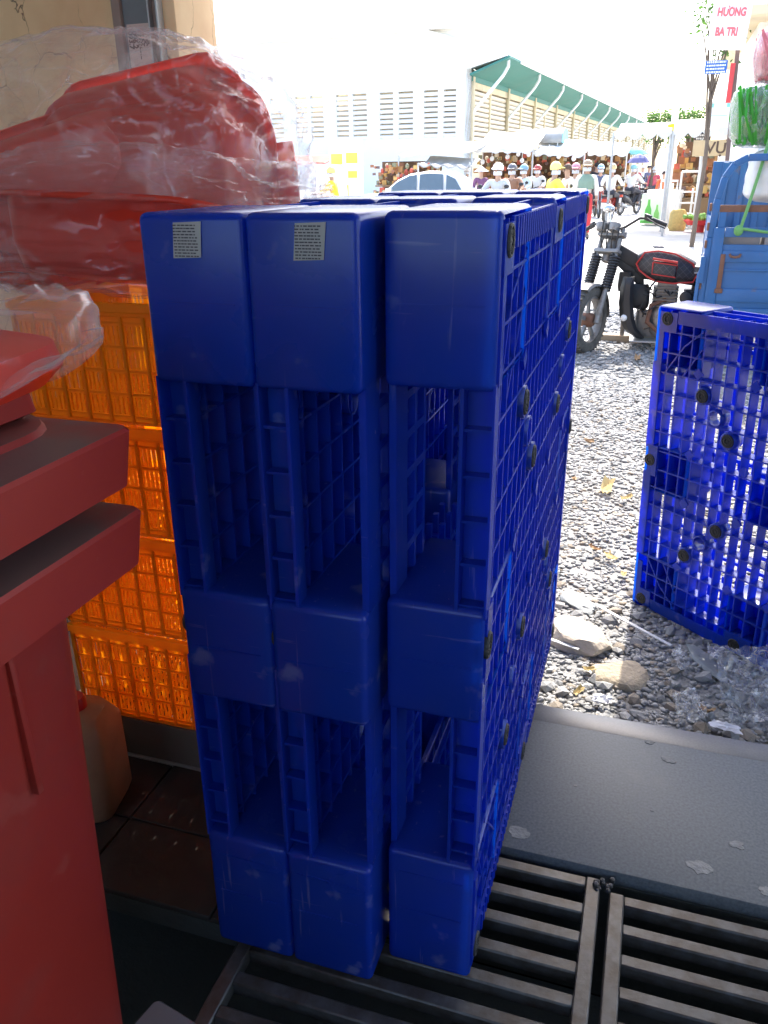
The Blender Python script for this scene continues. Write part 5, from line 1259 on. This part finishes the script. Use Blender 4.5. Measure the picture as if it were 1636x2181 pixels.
b = MB(); b.box(2.05, 2.24, -.80, -.55, .78, .87); b.build('tail_light', flat('red lens', (.55, .06, .03), .3), cr, bevel=.01)
b = MB(); b.box(-.98, -.82, -.98, -.82, .95, 1.06); b.build('door_mirror', M['carwhite'], cr, bevel=.02)
for x in (-.2, .72): b = MB(); b.box(x, x + .16, -.86, -.845, .84, .87); b.build('door_handle', M['carwhite'], cr)
van = empty('van', (at(652, 400, 20).x, 20.8, GZ0), 0, 'white van seen through the gap beside the bagged tubs', 'van')
b = MB(); loft(b, [(1.45, 2.8, .1, .35), (1.6, 3.0, .12, .5), (1.6, 3.0, .12, 1.05), (1.42, 2.85, .15, 1.62), (1.25, 2.7, .2, 1.72)]); b.build('body', M['carwhite'], van, smooth=True, angle=30)
b = MB(); b.add([(-.58, -1.478, 1.12), (.58, -1.478, 1.12), (.52, -1.42, 1.56), (-.52, -1.42, 1.56)], [(0, 1, 2, 3)]); b.build('window', flat('pale glass', (.35, .45, .48), .08), van, recalc=False)
for x in (-.72, .72):
    b = MB(); b.lathe([(.1, -.09), (.28, -.09), (.3, 0), (.28, .09), (.1, .09)], (x, -1.0, .3), (1, 0, 0), 18); b.build('wheel', M['tyre'], van, smooth=True)
pieces('tail_light', flat('orange lens', (.6, .1, .03), .3), van, [(-.78, -.70, -1.52, -1.48, .6, .95), (.70, .78, -1.52, -1.48, .6, .95)])

# ================================================================ stalls, awnings, parasols
def awning(name, pts, sag, mat, label, n=24, scallop=0.0, thick=.02):
    """pts: four corners a,b (front edge) c,d (rear edge)"""
    a, b_, c, d = [Vector(p) for p in pts]; t = empty(name, a, 0, label, 'awning', 'market awnings'); m = MB(); nv = 6
    for j in range(nv + 1):
        v = j / nv
        for i in range(n + 1):
            u = i / n; p = a.lerp(b_, u).lerp(d.lerp(c, u), v) - a
            p.z -= sag * 4 * v * (1 - v) * .5 + sag * .5 * abs(math.sin(u * math.pi * 4)) * (1 - v) + .03 * noise.noise(p * 1.3)
            m.v.append(tuple(p))
    for j in range(nv):
        for i in range(n): q = j * (n + 1) + i; m.f.append((q, q + 1, q + n + 2, q + n + 1))
    o = m.build('canvas', mat, t, smooth=True, recalc=False); sd = o.modifiers.new('t', 'SOLIDIFY'); sd.thickness = thick
    if scallop:
        m = MB(); k = max(4, int((b_ - a).length / .35)); N = k * 6
        for i in range(N + 1):
            u = i / N; p = a.lerp(b_, u) - a; p.z -= sag * .5 * abs(math.sin(u * math.pi * 4)); w_ = scallop * (.55 + .45 * abs(math.sin(u * k * math.pi)))
            m.v += [tuple(p + Vector((0, -.01, .0))), tuple(p + Vector((0, -.03, -w_)))]
        for i in range(N): m.f.append((2 * i, 2 * i + 2, 2 * i + 3, 2 * i + 1))
        m.build('valance', mat, t, recalc=False)
    for q in (a, b_): MB().tube([(q.x - a.x, q.y - a.y + .05, -.02), (q.x - a.x, q.y - a.y + .05, GZ0 - a.z)], .03, 8).build('post', M['steel'], t)
    return t
M['tarpw'] = surf('white tarpaulin', (.78, .78, .76), .7, var=.06, trans=.25)
M['tarpg'] = surf('grey tarpaulin', (.40, .40, .38), .7, var=.15, trans=.15)
def A4(x0, y0, x1, y1, Y, dY, dz=.35): 
    p, q = at(x0, y0, Y), at(x1, y1, Y); return (p, q, q + Vector((0, dY, dz)), p + Vector((0, dY, dz)))
awning('stall_awning', A4(1005, 316, 1135, 318, 29, 3.0, .62), .12, M['tarpw'], 'white market awning below the left end of the louvred side wall', scallop=.10)
awning('stall_awning', A4(1135, 322, 1245, 326, 30, 3.2, .5), .14, M['tarpw'], 'white market awning below the blue arched canopy', scallop=.10)
awning('stall_awning', A4(1245, 326, 1335, 330, 33, 3.5, .5), .14, M['tarpw'], 'white market awning left of the lilac parasol')
awning('stall_awning', A4(848, 330, 1005, 322, 27.5, 3.0, .40), .10, M['tarpw'], 'white market awning over the white car')
awning('stall_awning', A4(890, 346, 1000, 352, 26.6, 1.6, .22), .18, M['tarpg'], 'sagging grey awning just above the white car roof', scallop=.06)
awning('stall_awning', A4(1308, 280, 1432, 276, 22, 3.0, .30), .10, M['tarpw'], 'cream scalloped awning left of the white lamp post', scallop=.16)
awning('stall_awning', A4(1436, 278, 1560, 268, 20.5, 3.0, .34), .10, M['tarpw'], 'cream scalloped awning right of the white lamp post', scallop=.14)
awning('stall_awning', A4(590, 349, 690, 349, 22.5, 1.2, .24), .0, surf('red awning', (.62, .06, .03), .6, trans=.3), 'red awning above the white van')
# arched canopy
t = empty('arched_canopy', at(1095, 306, 32), 0, 'grey and blue arched canopy in front of the louvred side wall', 'canopy')
b = MB(); L_ = 1.75; NA = 12
for (x, k) in ((0, 1), (1.25, 1), (1.26, 1.02), (L_, 1.02)):
    for i in range(NA + 1): a = math.pi * i / NA; b.v.append((x, 1.0 - 1.0 * math.cos(a), .52 * k * math.sin(a) ** .8))
for i in range(3):
    for j in range(NA): q = i * (NA + 1) + j; b.f.append((q, q + 1, q + NA + 2, q + NA + 1))
o = b.build('shell', M['tarpg'], t, smooth=True); o.modifiers.new('t', 'SOLIDIFY').thickness = .03
b = MB(); b.v = [(L_ + .02, 1.0 - 1.0 * math.cos(math.pi * i / NA), .53 * math.sin(math.pi * i / NA) ** .8) for i in range(NA + 1)]; b.f = [tuple(range(NA + 1))]; o = b.build('end_panel', surf('turquoise panel', (.05, .32, .40), .5), t); o.modifiers.new('t', 'SOLIDIFY').thickness = .03
for (x, y) in ((.1, .1), (.1, 1.9), (1.6, .1), (1.6, 1.9)): MB().tube([(x, y, 0), (x, y, GZ0 - t.location.z)], .03, 6).build('post', M['steel'], t)
def parasol(px, py, Y, r, c, label, h=.32):
    p = at(px, py, Y); t = empty('parasol', (p.x, p.y, GZ0), 0, label, 'parasol'); z = p.z - GZ0
    b = MB(); n = 24
    for i, (rr, hh) in enumerate(((.02, h), (.35, h * .82), (.7, h * .48), (1, 0))):
        for k in range(n): a = 2 * math.pi * k / n; q = 1 - .05 * (k % 3 != 0) * rr; b.v.append((r * rr * q * math.cos(a), r * rr * q * math.sin(a), z + hh - h))
    for i in range(3):
        for k in range(n): b.f.append((i * n + k, i * n + (k + 1) % n, (i + 1) * n + (k + 1) % n, (i + 1) * n + k))
    o = b.build('canopy', surf('parasol ' + label[:6], c, .7, trans=.3), t); o.modifiers.new('t', 'SOLIDIFY').thickness = .01
    b = MB(); b.tube([(0, 0, 0), (0, 0, z)], .025, 8); b.build('pole', M['steel'], t)
    for k in range(8):
        a = math.pi * k / 4; b = MB(); b.tube([(0, 0, z - .02), (r * .95 * math.cos(a), r * .95 * math.sin(a), z - h - .01)], .008, 5); b.build('rib', M['steel'], t)
parasol(1362, 327, 34, .44 * 1.0, (.24, .24, .50), 'lilac parasol in the middle of the street market')
parasol(1352, 312, 40, .60, (.12, .42, .42), 'teal parasol behind the lilac one')
# stalls with goods
GC = [(.30, .13, .06), (.42, .22, .08), (.50, .10, .06), (.55, .36, .12), (.20, .20, .12), (.62, .52, .36), (.16, .10, .09)]
def stall(name, x0, x1, Y, z1, n, label, seed, sizes=(.07, .16), back=1.6):
    t = empty(name, ((x0 + x1) / 2, Y, GZ0), 0, label, 'stall'); w = (x1 - x0) / 2; rr = random.Random(seed)
    b = MB(); b.box(-w, w, back, back + .05, 0, z1); b.build('backing', flat('stall backing', (.14, .08, .045), .9, var=.4, scale=3), t)
    b = MB(); b.box(-w, w, .15, .75, .68, .74); b.box(-w, w, .15, .2, .05, .685); MB().box(-w, w, .8, 1.3, 1.05, 1.10).build('shelf', flat('stall timber', (.28, .18, .10), .8), t); b.build('counter', flat('stall timber', (.28, .18, .10), .8), t)
    for k, c in enumerate(GC):
        b = MB()
        for q in range(n // len(GC)):
            s = rr.uniform(*sizes) / 2; lv = rr.random()
            x = rr.uniform(-w, w)
            if lv < .35: p = (x, rr.uniform(.25, .65), .75 + s + .1 * rr.random())
            elif lv < .65: p = (x, rr.uniform(.9, 1.2), 1.11 + s)
            else: p = (x, rr.uniform(.3, 1.5), rr.uniform(1.3, z1 - .1))
            if rr.random() < .5: b.ball(p, (s, s, s * rr.uniform(.8, 1.7)), 8, 6)
            else: b.box(p[0] - s, p[0] + s, p[1] - s * .7, p[1] + s * .7, p[2] - s, p[2] + s * rr.uniform(.6, 1.6))
        b.build('goods', flat('goods %d' % k, c, .6, var=.3, scale=8), t)['kind'] = 'stuff'
    return t
stall('market_stall', at(1005, 360, 30).x, at(1240, 360, 30).x, 30.2, 2.15, 420, 'long brown market stall crowded with goods behind the riders', 4)
stall('market_stall', at(1240, 360, 34).x, at(1335, 360, 34).x, 34.5, 2.1, 200, 'darker market stall at the far end before the lilac parasol', 8)
stall('market_stall', at(770, 360, 26).x, at(905, 360, 26).x, 26.6, 1.85, 240, 'small stall of jars and boxes left of the white car', 12)
stall('market_stall', at(1440, 360, 25).x, at(1560, 360, 25).x, 24.5, 2.2, 260, 'open shop front with goods under the tan sign board', 21, (.08, .22))
lamp = MB(); lamp.ball((0, 0, 0), (.075, .075, .085), 14, 10); lamp.tube([(0, 0, .08), (0, 0, .30)], .012, 6); lamp_me = lamp.mesh('stall_bulb', M['white'], True)  # plain white colour stands in for the glow of lit bulbs
lp = [(1028, 345), (1048, 338), (1081, 334), (1104, 328), (1112, 342), (1126, 329), (1143, 328), (1169, 328), (1190, 333), (1222, 338)]
nxt = ['leftmost of the row', 'second from the left', 'third from the left', 'fourth from the left', 'lower one in the middle', 'sixth from the left', 'seventh from the left', 'eighth from the left', 'ninth from the left', 'rightmost of the row']
for (x, y), n_ in zip(lp, nxt):
    o = bpy.data.objects.new('hanging_lamp', lamp_me); col.objects.link(o); o.location = at(x, y, 29.6); tag(o, 'white globe lamp hanging over the long brown stall, ' + n_, 'lamp', 'lamps over the stall')

# ================================================================ poles, signs, trees, right-hand building
def pole(px0, py0, px1, Y, r, label, mat=None):
    p = at(px0, py0, Y); q = at(px1, 420, Y); t = empty('street_pole', (q.x, Y, GZ0), 0, label, 'pole')
    b = MB(); b.tube([(0, 0, 0), (0, 0, .3), (p.x - q.x, 0, p.z - GZ0)], [r * 1.15, r, r * .85], 14); b.build('shaft', mat or M['white'], t, smooth=True); return t
pp_ = pole(1452, 120, 1420, 24, .10, 'white lamp post with a yellow band in the street')
b = MB(); b.lathe([(.11, -.12), (.115, -.12), (.115, .12), (.11, .12)], (at(1431, 275, 24).x - pp_.location.x, 0, at(1431, 275, 24).z - GZ0), (0, 0, 1), 16); b.build('yellow_band', flat('yellow band', (.85, .68, .02), .5), pp_)
pole(1497, 290, 1490, 22, .045, 'thin white post carrying the small black sign')
def board(name, px0, py0, px1, py1, Y, mat, label, lines=(), tilt=0, th=.03, cat='sign'):
    p, q = at(px0, py0, Y), at(px1, py1, Y); c = (p + q) / 2; w, h = abs(q.x - p.x) / 2, abs(p.z - q.z) / 2
    t = empty(name, c, 0, label, cat); t.rotation_euler = (0, tilt, 0)
    b = MB(); b.box(-w, w, 0, th, -h, h); b.build('panel', mat, t, bevel=.004)
    for (txt, x, z, sz, c_, bold, sx) in lines:
        me = textmesh(txt, sz * 2 * h, c_, bold=bold * 2 * h, ext=.002, sx=sx); o = part('lettering', me, t); o.rotation_euler = (R(90), 0, 0); o.location = (x * w, -.003, z * h)
    return t, w, h
M['signred'] = surf('faded red paint', (.80, .16, .17), .6)
M['signw'] = surf('white sign sheet', (.84, .83, .82), .6, var=.02)
board('shop_sign', 1520, 2, 1588, 104, 14, M['signw'], 'tall white sign with red letters HƯƠNG BA TRI', [('HƯƠNG', 0, .50, .23, M['signred'], .012, .72), ('BA TRI', -.10, -.28, .23, M['signred'], .012, .72)], tilt=R(3))
M['signblue'] = surf('blue sign sheet', (.025, .12, .42), .5)
def printrows(t, w, h, rows, mat, seed):
    rr = random.Random(seed); b = MB(); n = len(rows)
    for k, hh in enumerate(rows):
        z = h * (1 - 2 * (k + .5) / n); x = -w * .85
        while x < w * .8:
            d = rr.uniform(.05, .22) * w; b.box(x, min(x + d, w * .85), -.004, -.001, z - h * hh / n, z + h * hh / n); x += d + .05 * w
    b.build('small_print', mat, t)['kind'] = 'stuff'
t, w, h = board('street_sign', 1503, 130, 1547, 156, 14, M['signblue'], 'small blue sign with four rows of white print on the leaning post'); printrows(t, w, h, (.55, .5, .5, .5), M['signw'], 3)
t, w, h = board('street_sign', 1482, 280, 1513, 303, 21.9, flat('black sign', (.03, .03, .035), .5), 'small black sign with white print on a thin post', [('lô 9', .1, -.66, .36, M['signw'], .015, 1.0)]); printrows(t, w, h * .55, (.6, .6), M['signw'], 5)
board('shop_sign', 1478, 299, 1590, 331, 20.3, flat('tan sign board', (.56, .42, .24), .6), 'tan sign board with large dark letters VỰA over the shop front', [('VỰA', .05, -.05, 1.0, flat('dark brown letters', (.10, .06, .04), .5), .02, 1.0)])
t, w, h = board('shop_sign', 1508, 217, 1556, 270, 18, M['signw'], 'pale white banner with two small turquoise squares behind the tricycle load')
pieces('turquoise_mark', flat('turquoise', (.25, .65, .62), .5), t, [(-w * .75, -w * .5, -.004, -.001, h * .55, h * .85), (w * .5, w * .75, -.004, -.001, h * .55, h * .85)])
b = MB(); b.box(-w * .8, w * .6, -.004, -.001, -h * .12, -h * .08); b.build('rule', flat('turquoise', (.25, .65, .62), .5), t)
t = empty('leaning_post', (at(1548, 420, 14.2).x, 14.2, GZ0), 0, 'dark leaning timber post carrying signs behind the tricycle', 'post'); b = MB(); q = at(1572, 100, 14.2); b.bar((0, 0, 0), (q.x - t.location.x, 0, q.z - GZ0), .07, .06); b.build('timber', flat('dark post', (.14, .09, .075), .8, var=.3), t)
b = MB(); p = at(1560, 150, 14.15); b.box(p.x - t.location.x - .035, p.x - t.location.x + .035, -.05, -.04, p.z - GZ0 - .45, p.z - GZ0 + .1); b.build('red_banner', flat('red banner cloth', (.6, .06, .06), .7), t)
rb = empty('shop_house', (1.50, 17, GZ0), 0, 'white rendered shop house at the right edge behind the load', 'building')
b = MB(); b.box(.0, 7, 0, 8, 0, 3.9); b.build('wall', M['hallwhite'], rb); b = MB(); b.box(-.35, 7, -.9, 8, 3.9, 4.05); b.build('canopy_slab', M['hallcream'], rb)
b = MB(); b.box(.3, 1.6, -.04, -.002, .2, 2.4); b.build('shutter', M['steel'], rb)
for k in range(6): b = MB(); b.box(.1 + k * .25, .14 + k * .25, -.85, -.81, 4.06, 4.8); b.build('railing_bar', flat('tan railing', (.45, .36, .2), .6), rb)
b = MB(); b.box(.0, 1.7, -.87, -.79, 4.8, 4.86); b.build('railing_rail', flat('tan railing', (.45, .36, .2), .6), rb)
# white cart with green drink poster
ct = empty('drinks_cart', (at(1405, 440, 24.6).x, 24.6, GZ0), R(-14), 'white street cart with green drink poster on its front', 'cart')
b = MB(); b.box(-.40, .55, 0, .62, .04, .95); b.build('cabinet', M['white'], ct, bevel=.015)
b = MB(); b.box(-.52, .10, -.004 - .02, -.005, .06, .82); ps = b.build('poster', flat('pale green poster', (.62, .80, .55), .5), ct)
for (x, s, c) in ((-.30, 1.0, (.10, .42, .07)), (-.06, .8, (.20, .50, .12))):
    b = MB(); P = [(x - .09 * s, .10), (x + .09 * s, .10), (x + .09 * s, .42 * s), (x + .04 * s, .55 * s), (x + .03 * s, .70 * s), (x - .03 * s, .70 * s), (x - .04 * s, .55 * s), (x - .09 * s, .42 * s)]; b.prism(P, 'y', -.030, -.0252); b.build('bottle_print', flat('green print %g' % s, c, .5), ps)
b = MB(); b.box(-.50, .08, -.030, -.0252, .065, .14); b.build('green_band', flat('green print 1', (.10, .42, .07), .5), ps)
b = MB(); b.box(-.52, -.41, .0, .6, .04, .85); b.build('side_panel', M['steel'], ct)
b = MB(); b.tube([(-.1, .3, .95), (-.1, .3, 1.18), (.35, .3, 1.18), (.35, .3, .95)], .03, 8); b.build('push_rail', M['white'], ct, smooth=True)
# rack, sack, tray
rk = empty('metal_rack', (at(1462, 440, 23.5).x, 23.5, GZ0), R(12), 'white metal rack standing right of the lamp post', 'rack')
b = MB()
for x in (-.22, .22): b.tube([(x, 0, 0), (x, 0, 1.42)], .028, 8); b.tube([(x, .4, 0), (x, .4, 1.0)], .028, 8)
b.tube([(-.22, 0, 1.42), (.22, 0, 1.42)], .028, 8); b.build('frame', M['white'], rk, smooth=True)
for z in (.35, .62, .90): b = MB(); b.box(-.22, .22, 0, .4, z, z + .03); b.build('shelf', M['white'], rk)
b = MB(); loft(b, [(.36, .30, .1, .0), (.44, .36, .14, .06), (.42, .34, .14, .42), (.30, .24, .1, .52)]); b.v = [tuple(Vector(p) * (1 + .06 * noise.noise(Vector(p) * 6))) for p in b.v]
o = b.build('sack', flat('straw sack', (.62, .44, .16), .85, var=.3, scale=20), smooth=True); o.location = (at(1446, 450, 22.6).x, 22.6, GZ0); tag(o, 'straw coloured sack beside the drinks cart', 'sack')
tr_ = empty('vegetable_tray', (at(1494, 452, 22).x, 22, GZ0 + .0), 0, 'red tray of green vegetables by the thin post', 'tray')
b = MB(); b.lathe([(0, .20), (.30, .20), (.40, .30), (.42, .30), (.31, .18), (0, .18)], (0, 0, 0), (0, 0, 1), 24); b.tube([(0, 0, 0), (0, 0, .18)], .12, 10); b.build('dish', flat('red tray plastic', (.6, .03, .03), .4), tr_, smooth=True)
b = MB()
for k in range(60): b.ball((rnd.gauss(0, .14), rnd.gauss(0, .14), .30 + rnd.random() * .10), (rnd.uniform(.03, .06),) * 3, 7, 5)
b.build('vegetables', flat('leafy green', (.22, .42, .08), .6, var=.4, scale=30), tr_, smooth=True)['kind'] = 'stuff'
# white pillar with yellow panels at left
pl = empty('signboard_pillar', (at(735, 400, 21).x, 21, GZ0), 0, 'white advertising pillar with yellow patches left of the small stall', 'pillar')
b = MB(); b.box(-.42, .42, 0, .3, 0, 2.35); b.build('panel', M['signw'], pl)
for (x0, x1, z0, z1) in ((-.38, -.05, 1.72, 1.98), (.05, .38, 1.74, 2.0), (.10, .36, 1.38, 1.55), (-.30, .1, .9, 1.2)): b = MB(); b.box(x0, x1, -.006, -.001, z0, z1); b.build('yellow_patch', flat('yellow print', (.88, .78, .10), .5), pl)
# trees
def tree(name, c, h, rad, n, label, seed, leaf=.14, trunk=.10):
    t = empty(name, c, 0, label, 'tree'); rr = random.Random(seed); b = MB(); cl = []
    b.tube([(0, 0, 0), (.05, 0, h * .4), (0, .05, h * .8)], [trunk, trunk * .8, trunk * .4], 10)
    for k in range(9):
        a = rr.uniform(0, 6.28); e = Vector((math.cos(a) * rad[0] * rr.uniform(.4, .9), math.sin(a) * rad[1] * rr.uniform(.4, .9), h + rr.uniform(-.5, .7) * rad[2])); b.tube([(0, 0, h * rr.uniform(.5, .8)), tuple(Vector((0, 0, h * .75)).lerp(e, .6) + Vector((0, 0, .1))), tuple(e)], [trunk * .4, trunk * .25, trunk * .1], 6); cl.append(e)
    b.build('trunk', flat('bark', (.16, .12, .09), .9, var=.3, bump=.5), t, smooth=True)
    b = MB()
    for k in range(14): cl.append(Vector((rr.gauss(0, .45) * rad[0], rr.gauss(0, .45) * rad[1], h + rr.gauss(0, .45) * rad[2])))
    for k in range(n):
        e = rr.choice(cl); p = e + Vector((rr.gauss(0, .22) * rad[0], rr.gauss(0, .22) * rad[1], rr.gauss(0, .2) * rad[2]))
        d = Vector((rr.gauss(0, 1), rr.gauss(0, 1), rr.gauss(-.3, .6))).normalized(); s = d.cross(Vector((rr.gauss(0, 1), rr.gauss(0, 1), rr.gauss(0, 1)))).normalized(); l_ = leaf * rr.uniform(.6, 1.2)
        b.add([p, p + d * l_ * .5 + s * l_ * .22, p + d * l_, p + d * l_ * .5 - s * l_ * .22], [(0, 1, 2, 3)])
    b.build('crown', M['foliage'], t, recalc=False); return t
M['foliage'] = surf('green foliage', (.055, .115, .035), .6, var=.4, scale=3, trans=.35, tcol=(.12, .26, .04))
p = at(1400, 255, 34); tree('street_tree', (p.x, 34, GZ0), 2.9, (.6, .6, .55), 1500, 'leafy tree left of the white lamp post above the awning', 3)
p = at(1475, 250, 33); tree('street_tree', (p.x, 33, GZ0), 3.0, (.95, .8, .55), 2600, 'wider leafy tree right of the white lamp post', 5)
p = at(1505, 60, 17); tree('street_tree', (p.x + .25, 17.6, GZ0), 4.0, (.50, .5, .75), 420, 'sparse tree with hanging leaves behind the white and red sign', 9, .13, .05)
